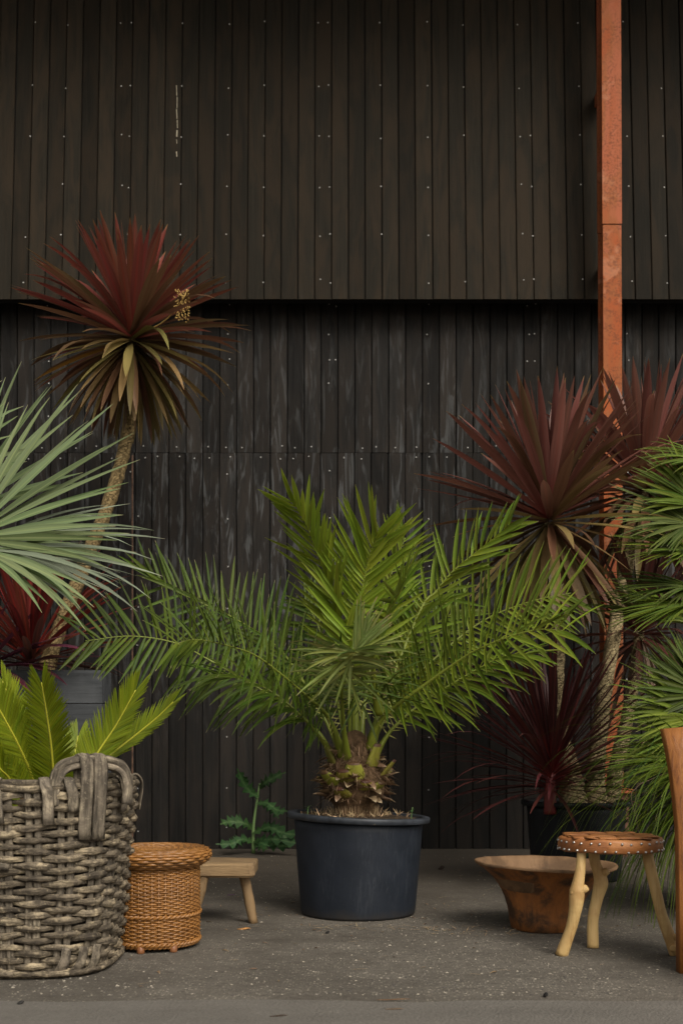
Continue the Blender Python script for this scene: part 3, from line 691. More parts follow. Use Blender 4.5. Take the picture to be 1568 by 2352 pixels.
tB = thing('cordyline_tree', (P(1372, 0, DC)[0], DC + .05, ph_ - .05), 'cordyline with plum red head in front of the orange steel post', 'plant')
cB = P(1478, 1120, DC + .3)
trunk(tB, [P(1366, 1875, DC), P(1366, 1780, DC), P(1376, 1680, DC), P(1390, 1570, DC + .02), P(1410, 1450, DC + .06), P(1432, 1330, DC + .15), P(1462, 1210, DC + .25), cB + V3(0, 0, -.03)], [.075, .052, .044, .041, .039, .037, .035, .032], M['trunk_grey'])
def mB(t): return M['cord_red2'] if t < .55 else (M['cord_brown'] if R.random() < .6 else M['cord_olive'])
rosette(tB, cB, 145, (.44, .78), .056, lambda t: np.interp(t, [0, .35, .65, 1], [84, 46, 6, -60]), mB, (0, -.02), (.03, .35), .16)

tC = thing('cordyline_tree', (P(1405, 0, DC)[0], DC + .18, ph_ - .05), 'short dark cordyline with dead leaves hanging down its stem beside the post', 'plant')
cC = P(1468, 1450, DC + .25)
trunk(tC, [P(1398, 1880, DC + .14), P(1415, 1760, DC + .17), P(1445, 1620, DC + .22), cC], [.05, .042, .036, .03], M['trunk_grey'])
rosette(tC, cC, 74, (.36, .66), .042, lambda t: np.interp(t, [0, .4, .8, 1], [78, 35, -5, -30]), lambda t: M['cord_back'], (0, -.05), (.1, .5), .12)
for i in range(16):
    an = U(0, 6.28); add_leaf(tC, 'dead_leaf', M['dead'], cC + V3(.02 * math.cos(an), .02 * math.sin(an), -.06), (math.cos(an) * .35, math.sin(an) * .35, -1), U(.35, .62), .035, .3, (math.cos(an), math.sin(an), .2), .4, U(-.5, .5), 10, 'lance', None, U(-1.5, 1.5))

tD = thing('cordyline_plant', (P(1264, 0, DC)[0], DC - .22, ph_ - .05), 'low spiky burgundy cordyline sprouting from the rim of the black pot', 'plant')
cD = P(1266, 1775, DC - .22)
mb = MB(); tube(mb, catmull([P(1262, 1870, DC - .22), P(1262, 1820, DC - .22), cD], 10), [.034, .034, .033, .032, .031, .03, .03, .028, .026, .024, .02], 12, bump=.15, bs=60); mb.build('stem', plain('burgundy_stem', (.16, .025, .022), .5), tD)
rosette(tD, cD, 160, (.48, .84), .025, lambda t: np.interp(t, [0, .35, .7, 1], [76, 44, 16, -2]), lambda t: M['cord_dark'], (0, -.05), (.03, .4), .2)

# ================================================================== the big palm in the middle
CX, CY = P(822, 0, 4.91)[0], 4.91
pot = plant_pot('plant_pot', CX, CY, .314, .252, .437, M['pot'], 'large slate plastic pot holding the green feather palm', -.045, 'soil', None, .012, plain('worn_slate_rim', (.028, .032, .039), .45, .35, 0, 14, .5, .05))
palm = thing('date_palm', (CX, CY, .41), 'young green date palm with arching feather fronds in the large slate pot', 'palm')
tcx = P(815, 0, 4.91)[0]
mb = MB()
prof = [(.10, .41), (.095, .45), (.09, .475), (.115, .50), (.135, .55), (.135, .60), (.115, .66), (.085, .72), (.055, .77), (.03, .80), (.001, .81)]
lathe(mb, prof, tcx, CY, 32, lambda r, z, an: (tcx + r * math.cos(an) * (1 + .12 * noise.noise(Vector((math.cos(an) * 3, z * 30, math.sin(an) * 3)))), CY + r * math.sin(an), z)); mb.build('trunk', M['palmtrunk'], palm)

def frond(th, px, face, L, n, mat, asobj, W=.0165, start=.14, r0=.020, name='frond', ang=(74, 34), vee=.18, droop=.16, lift=0.0, tipspread=1.0, jit=.16, comb=0.0):
    """px: list of (x, y, distance); face: direction the upper side looks; leaflets along both sides"""
    c = catmull([P(*q) for q in px], 48); seg = np.linalg.norm(np.diff(c, axis=0), axis=1); cum = np.concatenate([[0], np.cumsum(seg)]) / seg.sum()
    m_ = MB(); ts = np.linspace(0, 1, 49)
    tube(m_, c, [r0 * float(np.interp(t, [0, .06, .14, .3, .6, 1], [1.35, .95, .58, .34, .22, .10])) for t in ts], 8, flat=.75)
    fr = m_.build(name, M['rachis'], th)
    T, A, B = frames(c)
    lm = MB(); sp = MB()
    for k in range(n):
        s = start + (1 - start) * (k + .3) / n
        j = int(np.searchsorted(cum, min(s, .9999))) ; j = min(max(j, 1), len(c) - 1)
        f = (min(s, 1) - cum[j - 1]) / (cum[j] - cum[j - 1]); p = c[j - 1] * (1 - f) + c[j] * f; t = unit(c[j] - c[j - 1])
        nn = unit(np.asarray(face, float) - t * np.dot(face, t)); S = np.cross(t, nn); q = (s - start) / (1 - start)
        l = 1.14 * L * float(np.interp(q, [0, .12, .25, .5, .8, 1], [.22, .6, .92, 1, .85, .6]))
        a_ = rad(np.interp(q, [0, .6, 1], [ang[0], (ang[0] + ang[1]) * .55, ang[1] * .8]))
        for sg in (-1, 1):
            aa = a_ + U(-jit, jit) * 1.2; vv = vee + U(-.4, .4)
            d = t * math.cos(aa) + (S * sg * math.cos(vv) + nn * math.sin(vv)) * math.sin(aa) + V3(0, 0, lift)
            if comb: d = unit(d) + V3(0, 0, comb * (1 if d[2] > 0 else -.8))
            ll = l * U(.8, 1.14)
            if q < .1:
                ribbon(sp, p, d, ll * .55, .006, 0, nn, .6, 0, 3, 'grass'); continue
            args = (p, d, ll, W * U(.85, 1.15), droop * U(.2, 1.5), nn, .65, sg * .25 + U(-.2, .2), 6, 'leaflet')
            mt = mat if not isinstance(mat, (list, tuple)) else (mat[0] if R.random() < .8 else mat[1])
            if asobj: add_leaf(fr, 'leaflet', mt, *args)
            else: ribbon(lm, *args)
    if not asobj: stuff(lm.build('leaflets', mat if not isinstance(mat, (list, tuple)) else mat[0], fr))
    if sp.n: stuff(sp.build('spines', M['spine'], fr))
    return fr
D0 = 4.91
# back fronds first
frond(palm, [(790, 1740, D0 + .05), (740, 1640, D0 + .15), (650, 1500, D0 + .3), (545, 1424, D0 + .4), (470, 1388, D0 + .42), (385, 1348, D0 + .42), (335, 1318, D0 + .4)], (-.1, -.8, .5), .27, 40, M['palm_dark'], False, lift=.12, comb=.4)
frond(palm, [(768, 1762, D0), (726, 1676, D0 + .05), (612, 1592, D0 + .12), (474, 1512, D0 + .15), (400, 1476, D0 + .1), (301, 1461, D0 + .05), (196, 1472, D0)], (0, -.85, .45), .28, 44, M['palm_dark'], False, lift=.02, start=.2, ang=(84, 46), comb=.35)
frond(palm, [(840, 1730, D0 + .1), (905, 1610, D0 + .25), (1000, 1510, D0 + .35), (1110, 1425, D0 + .4), (1216, 1382, D0 + .38), (1310, 1362, D0 + .35)], (.1, -.8, .5), .30, 40, M['palm'], False, lift=.1, comb=.4)
frond(palm, [(825, 1720, D0 + .1), (845, 1560, D0 + .25), (895, 1330, D0 + .35), (930, 1235, D0 + .35)], (.5, -.8, .2), .26, 36, M['palm'], False)
frond(palm, [(800, 1730, D0 + .1), (770, 1590, D0 + .3), (735, 1450, D0 + .5), (700, 1380, D0 + .62)], (-.3, -.7, .5), .24, 30, M['palm_dark'], False)
frond(palm, [(845, 1730, D0 + .1), (900, 1580, D0 + .3), (985, 1450, D0 + .5), (1050, 1400, D0 + .6)], (.3, -.7, .5), .25, 30, M['palm'], False)
# upright young fronds
frond(palm, [(812, 1725, D0 + .04), (800, 1560, D0 + .08), (772, 1410, D0 + .1), (751, 1331, D0 + .08), (730, 1273, D0 + .06), (709, 1218, D0 + .03), (686, 1172, D0), (668, 1146, D0 - .03)], (-.55, -.75, -.2), .24, 42, M['palm_young'], False, vee=.25, ang=(36, 34), W=.021, droop=.05)
frond(palm, [(818, 1720, D0 + .03), (815, 1560, D0 + .05), (823, 1420, D0 + .06), (834, 1340, D0 + .05), (850, 1270, D0 + .02), (868, 1222, D0 - .03)], (-.1, -1, .1), .31, 36, M['palm_young'], True, vee=.15, ang=(50, 34), W=.022, droop=.05, start=.3)
frond(palm, [(850, 1712, D0), (900, 1560, D0 + .08), (968, 1396, D0 + .14), (1000, 1360, D0 + .15), (1040, 1312, D0 + .15), (1104, 1260, D0 + .13), (1176, 1205, D0 + .08)], (-.35, -.75, .3), .215, 36, M['palm'], True, vee=.1, ang=(58, 40), W=.021, droop=.02, lift=.16, start=.25)
# side fronds in front
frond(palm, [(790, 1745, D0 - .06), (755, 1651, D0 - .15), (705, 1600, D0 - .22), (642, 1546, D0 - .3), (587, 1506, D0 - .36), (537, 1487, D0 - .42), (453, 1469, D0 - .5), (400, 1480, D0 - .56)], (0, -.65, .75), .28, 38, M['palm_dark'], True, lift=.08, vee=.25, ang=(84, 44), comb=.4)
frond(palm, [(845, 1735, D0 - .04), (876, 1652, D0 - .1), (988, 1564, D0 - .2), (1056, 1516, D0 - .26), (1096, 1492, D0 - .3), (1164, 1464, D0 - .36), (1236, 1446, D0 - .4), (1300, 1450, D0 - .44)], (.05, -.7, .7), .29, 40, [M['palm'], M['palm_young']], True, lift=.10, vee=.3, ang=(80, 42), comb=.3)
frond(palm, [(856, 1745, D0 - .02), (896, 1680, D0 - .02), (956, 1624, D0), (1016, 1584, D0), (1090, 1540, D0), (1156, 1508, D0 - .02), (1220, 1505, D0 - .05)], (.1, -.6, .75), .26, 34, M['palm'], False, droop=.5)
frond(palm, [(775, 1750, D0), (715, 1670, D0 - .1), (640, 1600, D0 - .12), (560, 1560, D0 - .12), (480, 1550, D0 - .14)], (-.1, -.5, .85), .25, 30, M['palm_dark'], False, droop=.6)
# fronds coming towards the viewer
frond(palm, [(870, 1640, D0 - .12), (858, 1555, D0 - .2), (862, 1484, D0 - .3), (883, 1424, D0 - .4), (915, 1364, D0 - .5), (932, 1325, D0 - .56)], (-.3, -.45, .85), .24, 30, M['palm'], False, start=.25, vee=.15)
frond(palm, [(800, 1762, D0 - .06), (788, 1660, D0 - .2), (785, 1570, D0 - .36), (793, 1520, D0 - .52), (806, 1500, D0 - .66), (816, 1497, D0 - .76)], (.1, -.15, 1), .2, 30, M['palm_dry'], False, start=.35, vee=.15, ang=(80, 45), W=.016, droop=.45)
mb = MB()   # pale drooping end of the front frond, seen from below
for i in range(30):
    an = rad(U(160, 310) if i < 22 else U(-20, 40)); q_ = U(0, 1); ribbon(mb, P(788 + 28 * q_ + U(-4, 4), 1545 - 50 * q_, D0 - .42 - .33 * q_), V3(math.cos(an), U(-.7, .1), math.sin(an) * .8 + .15), U(.14, .3), .013, U(.1, .7), (0, -1, .2), .6, U(-.5, .5), 7, 'leaflet')
stuff(mb.build('tip_leaflets', M['palm_tip'], palm))
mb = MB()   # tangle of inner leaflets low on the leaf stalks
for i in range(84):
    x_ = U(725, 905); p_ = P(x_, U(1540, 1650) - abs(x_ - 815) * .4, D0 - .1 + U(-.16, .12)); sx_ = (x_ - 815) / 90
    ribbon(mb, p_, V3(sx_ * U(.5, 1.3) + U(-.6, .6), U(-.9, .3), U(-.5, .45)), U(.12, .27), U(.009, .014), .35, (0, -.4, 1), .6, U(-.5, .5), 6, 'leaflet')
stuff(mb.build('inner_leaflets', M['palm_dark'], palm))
mb = MB()   # scorched tuft at the tip of the front frond
for i in range(26):
    an = U(-.9, 1.1); ribbon(mb, P(818 + U(-8, 12), 1490 + U(-6, 6), D0 - .66), V3(math.sin(an) * .45 + .35, -.2, math.cos(an)), U(.14, .22), .013, .1, (0, -1, .1), .5, U(-.4, .4), 6, 'leaflet')
stuff(mb.build('scorched_leaflets', M['palm_dry'], palm))
# cut leaf bases round the trunk
def stub(an, z, L, W, el, mat='stub', tilt=0):
    L *= 1.0; W *= .95; el += .12
    rr = .10 if z > .64 else .118
    p = V3(tcx + rr * math.cos(an), CY + rr * math.sin(an), z); d = V3(math.cos(an) * math.cos(el), math.sin(an) * math.cos(el), math.sin(el))
    m_ = MB(); tube(m_, [p - d * .04, p, p + d * L * .4, p + d * L * .85, p + d * L], [W * .9, W * 1.0, W * .85, W * .62, W * .5], 10, up=V3(math.cos(an), math.sin(an), .3), flat=.42); m_.build('leaf_base', M[mat], palm)
FR = -math.pi / 2
for an, z, L, W, el in ((FR - 1.25, .665, .085, .035, 1.0), (FR - .85, .575, .085, .05, .55), (FR - .35, .59, .06, .05, .7), (FR - .05, .605, .07, .055, .95), (FR + .75, .645, .11, .042, 1.05), (FR + 1.25, .60, .1, .032, .75),
                        (FR + .3, .555, .05, .045, .6), (FR - 1.7, .56, .07, .04, .5), (FR + 1.9, .58, .08, .04, .7), (FR - .45, .53, .05, .045, .4), (FR + .8, .555, .05, .042, .4), (FR + 2.6, .6, .08, .04, .7), (FR + 3.4, .6, .08, .04, .7)):
    stub(an, z, L, W, el)
for i in range(84):
    an = i * 2.4 + U(-.2, .2); z = U(.495, .60) if i % 3 else U(.60, .70); r = .125 if z < .6 else .10
    d = V3(math.cos(an), math.sin(an), U(-.15, .5))
    add_leaf(palm, 'husk', M['husk'], (tcx + r * math.cos(an), CY + r * math.sin(an), z), d, U(.045, .08), U(.03, .06), U(-.4, .8), (0, 0, 1), U(.2, .7), U(-.4, .4), 5, 'scale')
mb = MB()
for i in range(1100):
    an = U(0, 6.28); z = U(.5, .75); r = float(np.interp(z, [.5, .6, .75], [.12, .13, .075])) * U(.85, 1.1)
    ribbon(mb, (tcx + r * math.cos(an), CY + r * math.sin(an), z), (math.cos(an) * .6 + U(-.7, .7), math.sin(an) * .6 + U(-.7, .7), U(-.2, .9)), U(.03, .09), .0036, U(0, 2), (0, 0, 1), .2, 0, 5, 'grass')
stuff(mb.build('fibres', M['fibre'], palm))
mb = MB()
for i in range(520):
    an = U(0, 6.28); r = U(.085, .105) if i < 300 else U(.09, .2); 
    p = (tcx + r * math.cos(an), CY + r * math.sin(an), .435 if i >= 300 else .42)
    ribbon(mb, p, (math.cos(an) * U(0, .5), math.sin(an) * U(0, .5), 1) if i < 300 else (U(-1, 1), U(-1, 1), U(.1, .9)), U(.03, .07) if i < 300 else U(.015, .045), U(.003, .006), 0, (1, 0, 0), .2, U(-1, 1), 3, 'grass')
stuff(mb.build('root_collar', M['straw'], palm))

# ================================================================== straw and seedlings in the pot
mb = MB()
for i in range(130):
    an = U(0, 6.28); r = .27 * math.sqrt(U(.1, 1)); x_, y_ = CX + r * math.cos(an), CY + r * math.sin(an)
    zz = .437 - .012 - .045 * (x_ - CX); ribbon(mb, (x_, y_, zz), (U(-1, 1), U(-1, 1), U(0, .35)), U(.02, .09), .004, .5, (0, 0, 1), .2, 0, 4, 'grass')
tag(stuff(mb.build('straw_litter', M['straw'], None)), 'pale straw scattered on the soil of the slate pot', 'straw')
def seedling(x, y, d, h, label, n=6, flop=.4):
    p = P(x, y, d); th = thing('seedling', p, label, 'weed'); mb = MB(); tube(mb, catmull([p - V3(0, 0, .015), p + V3(.002, 0, h * .5), p + V3(.006, 0, h)], 6), .0022, 5); mb.build('stem', M['weed_stem'], th)
    for i in range(n):
        an = i * 2.4; add_leaf(th, 'leaf', M['weed'], p + V3(0, 0, h * (.4 + .6 * i / n)), (math.cos(an), math.sin(an), flop), h * .6, h * .32, .4, (0, 0, 1), .2, 0, 6, 'lance')
seedling(706, 1869, 4.82, .035, 'tiny bright green seedling near the rim of the slate pot, beside the thistle')
seedling(944, 1878, 4.78, .045, 'tiny drooping two-leaved seedling in the slate pot, opposite the thistle', 4, -.1)

# ================================================================== thistle by the wall
DTh = 7.55
tb = P(582, 1950, DTh); tb[2] = 0
this = thing('thistle_weed', tb, 'spiny green thistle weed growing at the foot of the black wall', 'weed')
stp = catmull([tb, P(582, 1900, DTh), P(590, 1840, DTh), P(596, 1800, DTh)], 16)
mb = MB(); tube(mb, stp, [.013 - .008 * i / 16 for i in range(17)], 8); mb.build('stem', M['weed_stem'], this)
def thistle_leaf(pts, W, face=(0, -1, .3)):
    c = catmull(pts, 22); n = len(c); T, A, B = frames(c, np.array(face, float)); m_ = MB(); v = []; uv = []
    for i in range(n):
        t = i / (n - 1); sp_ = .18 + 1.0 * ((i % 4) / 3.0); w_ = W * sp_ * float(np.interp(t, [0, .12, .5, .85, 1], [.15, .5, 1, .75, .1])); bk = T[i] * w_ * .25; nn = np.cross(A[i], T[i])
        v += [c[i] - A[i] * w_ + bk + nn * w_ * .3 * (1 if i % 2 else .1), c[i], c[i] + A[i] * w_ + bk + nn * w_ * .3 * (1 if i % 2 else .1)]; uv += [(0, t), (.5, t), (1, t)]
    f = []
    for i in range(n - 1): b = 3 * i; f += [(b, b + 1, b + 4, b + 3), (b + 1, b + 2, b + 5, b + 4)]
    m_.add(v, f, uv); m_.build('leaf', M['weed'], this)
for pts, W in (([(594, 1830), (580, 1820), (562, 1800), (556, 1778)], .04), ([(596, 1812), (606, 1800), (622, 1790), (640, 1784)], .04), ([(592, 1845), (610, 1850), (628, 1862), (640, 1880)], .035),
               ([(582, 1905), (560, 1892), (540, 1888), (524, 1900)], .045), ([(584, 1915), (610, 1902), (640, 1908), (664, 1936)], .045), ([(582, 1935), (560, 1928), (540, 1936), (518, 1944)], .04), ([(584, 1935), (605, 1930), (630, 1940), (668, 1946)], .045), ([(584, 1940), (590, 1936), (600, 1944), (616, 1950)], .04)):
    thistle_leaf([P(x, y, DTh - .12 * k / 3) for k, (x, y) in enumerate(pts)], W * 1.15)
    thistle_leaf([P(x + (x - 586) * .1 * k + U(-6, 6), y + U(-12, 4) * k / 2, DTh - .02 - .2 * k / 3) for k, (x, y) in enumerate(pts)], W)

# ================================================================== big grey willow basket with cycad
BX, BY, BH = -1.06, 3.80, .615
def sq(an, r, n=3.3):
    c, s = math.cos(an), math.sin(an); k = (abs(c) ** n + abs(s) ** n) ** (-1 / n); return r * k * c, r * k * s
def brad(z): return .272 + (.335 - .272) * (max(z, 0) / BH) ** .85
basket = thing('willow_basket', (BX, BY, 0), 'large weathered grey willow basket with a looped handle, holding the cycad', 'basket')
NS = 22; TW = .14     # stakes and twist of the plan
def bpt(an, z, off): x, y = sq(an, brad(z) + off); return V3(BX + x, BY + y, z)
for j in range(NS):
    an0 = 2 * math.pi * (j + .5) / NS
    m_ = MB()
    for dlt in (-.042, .042):
        a_ = an0 + dlt + U(-.01, .01); c = np.array([bpt(a_ + .01 * math.sin(z * 9 + j), z, U(-.001, .001)) for z in np.linspace(.006, BH - .01, 16)])
        out = unit(V3(math.cos(a_), math.sin(a_), 0)); tube(m_, c, .0135 * U(.85, 1.1), 6, up=out, flat=.35, bump=.2, bs=30)
    m_.build('stake', M['willow2'], basket)
rows = 29
for k in range(rows):
    z0 = .022 + (BH - .05) * k / (rows - 1); n = NS * 8; c = []; rr = []
    ph0 = math.pi * k
    for i in range(n):
        an = 2 * math.pi * i / n; wv = math.cos(NS / 2 * (an - math.pi / NS) + ph0)
        z = z0 + .006 * noise.noise(Vector((math.cos(an) * 2.2, math.sin(an) * 2.2, k * 7.7))) + .006 * noise.noise(Vector((i * .17, k * 3.1, 0)))
        c.append(bpt(an, z, (.0105 + .004 * noise.noise(Vector((round(an * NS / 6.2832) * 1.7, k * 1.9, 3)))) * wv + .004 * noise.noise(Vector((i * .3, k * 2.3, 5))))); rr.append(.0058 * (1 + .28 * max(wv, -.6)) * (1 + .30 * noise.noise(Vector((i * .13, k * 5.3, 9)))))
    m_ = MB(); tube(m_, c, rr, 16, closed=True, up=V3(0, 0, 1), flat=1.55, bump=.32, bs=60, lobe=.13, nl=5, tw=2 * math.pi * (k % 5 - 2) / n); m_.build('strand', M['willow'], basket)
m_ = MB(); lathe(m_, [(brad(0) - .03, .012), (brad(0) - .024, .05), (brad(.3) - .024, .3), (brad(.55) - .024, .55)], BX, BY, 44, lambda r, z, an: (BX + sq(an, r)[0], BY + sq(an, r)[1], z)); m_.build('gap_shade_sheet', M['gap_shade'], basket)  # dark sheet added behind the weave, coloured to give shaded gaps
for k, (z0, o_, r_) in enumerate(((BH - .004, .002, .013), (BH + .010, -.006, .012))):   # rim hoop
    m_ = MB(); tube(m_, [bpt(2 * math.pi * i / 132, z0 + .008 * noise.noise(Vector((math.cos(i / 21) * 2, math.sin(i / 21) * 2, k))), o_) for i in range(132)], [r_ * (1 + .2 * noise.noise(Vector((i * .2, k, 4)))) for i in range(132)], 8, closed=True, bump=.2, bs=40); m_.build('rim_hoop', M['willow'], basket)
def strip(pts, w_, t_=.004, mat='willow2', up=None, name='binding', side=None):
    m_ = MB(); c = catmull(pts, 18); tube(m_, c, w_, 18, up=up, flat=t_ / w_, bump=.15, bs=35, side=side, lobe=.10, nl=7, tw=0); return m_.build(name, M[mat], basket)
for an, dz_ in ((-1.98, .07), (-1.86, .05), (-1.62, .085), (-1.19, .09), (-1.0, .05), (-.42, .06), (-2.4, .07), (.4, .07), (1.3, .07), (2.2, .07)):
    o_ = unit(V3(math.cos(an), math.sin(an), 0)); strip([bpt(an, BH - .03, -.03), bpt(an, BH + .006, -.022), bpt(an, BH + .026, -.002), bpt(an, BH + .005, .020), bpt(an + .02, BH - .03, .024), bpt(an + .03, BH - .03 - dz_, .020)], .017, .004, side=V3(-o_[1], o_[0], 0))
# looped handle on the front right corner
AH = -.80; hc = bpt(AH, BH, 0); tg = unit(V3(-math.sin(AH), math.cos(AH), 0) + V3(.35, -.2, 0)); ho = unit(V3(math.cos(AH), math.sin(AH), 0))
for k in range(4):
    off = ho * (.012 * (k % 2) - .006) + V3(0, 0, .013 * (k // 2)); sc_ = 1 - .07 * (k // 2 == 0)
    pts = [hc + tg * (-.118 * sc_) + V3(0, 0, -.06), hc + tg * (-.116 * sc_) + V3(0, 0, .01) + off, hc + tg * (-.086 * sc_) + V3(0, 0, .058 * sc_) + off, hc + V3(0, 0, .074 * sc_) + off, hc + tg * (.086 * sc_) + V3(0, 0, .058 * sc_) + off, hc + tg * (.116 * sc_) + V3(0, 0, .01) + off, hc + tg * (.118 * sc_) + V3(0, 0, -.06)]
    m_ = MB(); tube(m_, catmull(pts, 48), .0115, 16, bump=.25, bs=40, lobe=.14, nl=5, tw=.06); m_.build('handle', M['willow2'], basket)
for s_ in (-.026, .018):
    q = hc + tg * s_; zt_ = BH + .088 + .017
    strip([bpt(AH, .30, .012) * V3(0, 0, 0) + q * V3(1, 1, 0) + ho * -.02 + V3(0, 0, BH - .05), q + ho * -.02 + V3(0, 0, .07), q + ho * -.008 + V3(0, 0, .096), q + ho * .012 + V3(0, 0, .095), q + ho * .022 + V3(0, 0, .07), q + ho * .022, q * V3(1, 1, 0) + ho * .012 + V3(0, 0, BH - .09), q * V3(1, 1, 0) + ho * .004 + V3(0, 0, BH - .17)], .020, .0055, side=V3(tg[0], tg[1], 0), name='handle_wrap')
# slack old rope handle on the front
m_ = MB(); c = catmull([bpt(-1.95, .40, .02), bpt(-1.80, .385, .032), bpt(-1.64, .372, .034), bpt(-1.5, .362, .026)], 30); tube(m_, c, [.0125 * (1 + .12 * math.sin(i * 2.1)) for i in range(31)], 8, bump=.2, bs=40); m_.build('old_handle', M['willow2'], basket)
for an in (-1.02, -.86, -.70):   # splayed strips at the bottom corner
    strip([bpt(an + .05, .10, .016), bpt(an + .02, .05, .020), bpt(an - .02, .015, .008)], .016, .004, up=V3(math.cos(an), math.sin(an), 0))
for k in range(3):
    m_ = MB(); tube(m_, [bpt(2 * math.pi * i / 120, .014 + .006 * math.sin(i * .6 + k * 2.1), .006 + .012 * math.sin(i * .6 + k * 2.1)) for i in range(120)], .009, 7, closed=True, bump=.2, bs=40); m_.build('base_braid', M['willow'], basket)

cyc = thing('cycad', (BX, BY, .50), 'bright yellow-green cycad with stiff feathery fronds in the grey willow basket', 'plant')
mb = MB(); lathe(mb, [(.32, .48), (.2, .50), (.1, .52), (.09, .56), (.05, .59), (.001, .60)], BX, BY, 32); mb.build('crown_stem', M['palmtrunk'], cyc)
def cycad(px, face, L=.085, n=78, start=.1, vee=.35):
    c = catmull([P(*q) for q in px], 40); seg = np.linalg.norm(np.diff(c, axis=0), axis=1); cum = np.concatenate([[0], np.cumsum(seg)]) / seg.sum()
    m_ = MB(); tube(m_, c, [.0058 - .0042 * i / 40 for i in range(41)], 6); fr = m_.build('frond', M['cycad_rachis'], cyc); lm = MB()
    for k in range(n):
        s = start + (1 - start) * (k + .5) / n; j = min(max(int(np.searchsorted(cum, s)), 1), 40); f = (s - cum[j - 1]) / (cum[j] - cum[j - 1]); p = c[j - 1] * (1 - f) + c[j] * f; t = unit(c[j] - c[j - 1])
        nn = unit(np.asarray(face, float) - t * np.dot(face, t)); S = np.cross(t, nn); q = (s - start) / (1 - start)
        l = 1.28 * L * float(np.interp(q, [0, .15, .45, .8, 1], [.55, .9, 1, .9, .7])); a_ = rad(np.interp(q, [0, .7, 1], [48, 38, 14]))
        for sg in (-1, 1):
            d = t * math.cos(a_) + (S * sg * math.cos(vee) + nn * math.sin(vee)) * math.sin(a_) + V3(U(-.05, .05), U(-.05, .05), U(-.05, .05))
            ribbon(lm, p + S * sg * .003, d, l * U(.9, 1.06), .0085, .12, nn, -.25, 0, 4, 'leaflet')
    stuff(lm.build('leaflets', M['cycad'], fr))
b0 = (115, 1880, 3.80)
cycad([(95, 1880, 3.8), (76, 1790, 3.74), (43, 1711, 3.68), (0, 1631, 3.62), (-35, 1570, 3.58)], (.4, -1, .3), .10)
cycad([(118, 1880, 3.8), (124, 1808, 3.76), (119, 1721, 3.70), (108, 1640, 3.64), (96, 1568, 3.58)], (.15, -1, .2), .095)
cycad([(150, 1880, 3.82), (190, 1795, 3.84), (223, 1732, 3.86), (266, 1667, 3.86), (312, 1585, 3.84)], (-.35, -1, .35), .10)
cycad([(170, 1860, 3.84), (215, 1772, 3.9), (252, 1736, 3.95), (306, 1693, 3.98), (360, 1649, 3.98), (398, 1612, 3.96)], (-.3, -.7, .6), .08)
cycad([(85, 1880, 3.78), (25, 1792, 3.68), (0, 1765, 3.62), (-50, 1700, 3.56)], (.4, -1, .4), .075)
cycad([(110, 1870, 3.86), (30, 1720, 3.95), (25, 1620, 3.98), (5, 1560, 3.98)], (.2, -1, .3), .085)
cycad([(130, 1870, 3.9), (165, 1760, 4.0), (180, 1690, 4.05)], (0, -1, .3), .08)
cycad([(60, 1870, 3.9), (-60, 1720, 3.9), (-160, 1640, 3.85)], (.2, -.8, .6), .09)
cycad([(110, 1870, 3.9), (60, 1760, 4.08), (-20, 1690, 4.15)], (.2, -.8, .6), .09)

# ================================================================== orange wicker basket
WX, WY, WR = P(352, 0, 4.12)[0], 4.12, .168
wick = thing('wicker_basket', (WX, WY, 0), 'honey orange varnished wicker basket with a rolled rim beside the willow basket', 'basket')
WN = 44
def wrow(r, z, ph_, tr=.0034, amp=.0036):
    c = []
    for i in range(WN * 5):
        an = 2 * math.pi * i / (WN * 5); wv = math.cos(WN / 2 * an + ph_); c.append((WX + (r + amp * wv) * math.cos(an), WY + (r + amp * wv) * math.sin(an), z))
    m_ = MB(); tube(m_, c, tr, 6, closed=True, up=V3(0, 0, 1), flat=1.1); return m_
prot = [wrow(WR, 0, p_).mesh('strand', M['wicker'], (WX, WY, 0)) for p_ in (0, math.pi)]
z = .034; k = 0
while z < .296:
    if abs(z - .127) > .007: inst(prot[k % 2], 'strand', (WX, WY, z + U(-.0006, .0006)), wick, (U(-.004, .004), U(-.004, .004), 0), (1 + U(-.004, .004),) * 2 + (1,))
    z += .0070; k += 1
for j in range(WN):
    an = 2 * math.pi * j / WN; m_ = MB() if j == 0 else None
    if j == 0:
        tube(m_, [(WX + WR, WY, .02), (WX + WR, WY, .30)], .0032, 6); stk = m_.mesh('stake', M['wicker'], (WX, WY, 0))
    inst(stk, 'stake', (WX, WY, 0), wick, (0, 0, an))
def twist(r, z, tr, name, ph_=0, nt_=26, amp=.004):
    for q in (0, math.pi):
        c = [(WX + (r + amp * math.cos(nt_ * a_ + q + ph_)) * math.cos(a_), WY + (r + amp * math.cos(nt_ * a_ + q + ph_)) * math.sin(a_), z + amp * math.sin(nt_ * a_ + q + ph_)) for a_ in np.linspace(0, 2 * math.pi, 260, endpoint=False)]
        m_ = MB(); tube(m_, c, tr, 6, closed=True); m_.build(name, M['wicker'], wick)
twist(WR + .004, .127, .0048, 'band'); twist(WR + .002, .028, .0048, 'base_braid', 1, 30, .0045); twist(WR - .003, .020, .0045, 'base_braid', 2, 30, .004)
fl = [(.176, .303), (.190, .311), (.202, .320), (.209, .330), (.211, .340), (.208, .349), (.200, .356), (.189, .3605), (.177, .362), (.164, .360), (.15, .357), (.135, .354), (.12, .352), (.105, .350), (.09, .349), (.075, .348), (.06, .347), (.045, .346), (.03, .346), (.015, .346)]
for k, (r, z) in enumerate(fl): wrow(r, z, math.pi * k, .0052, .0035 if r > .1 else .001).build('rim_strand', M['wicker'], wick)
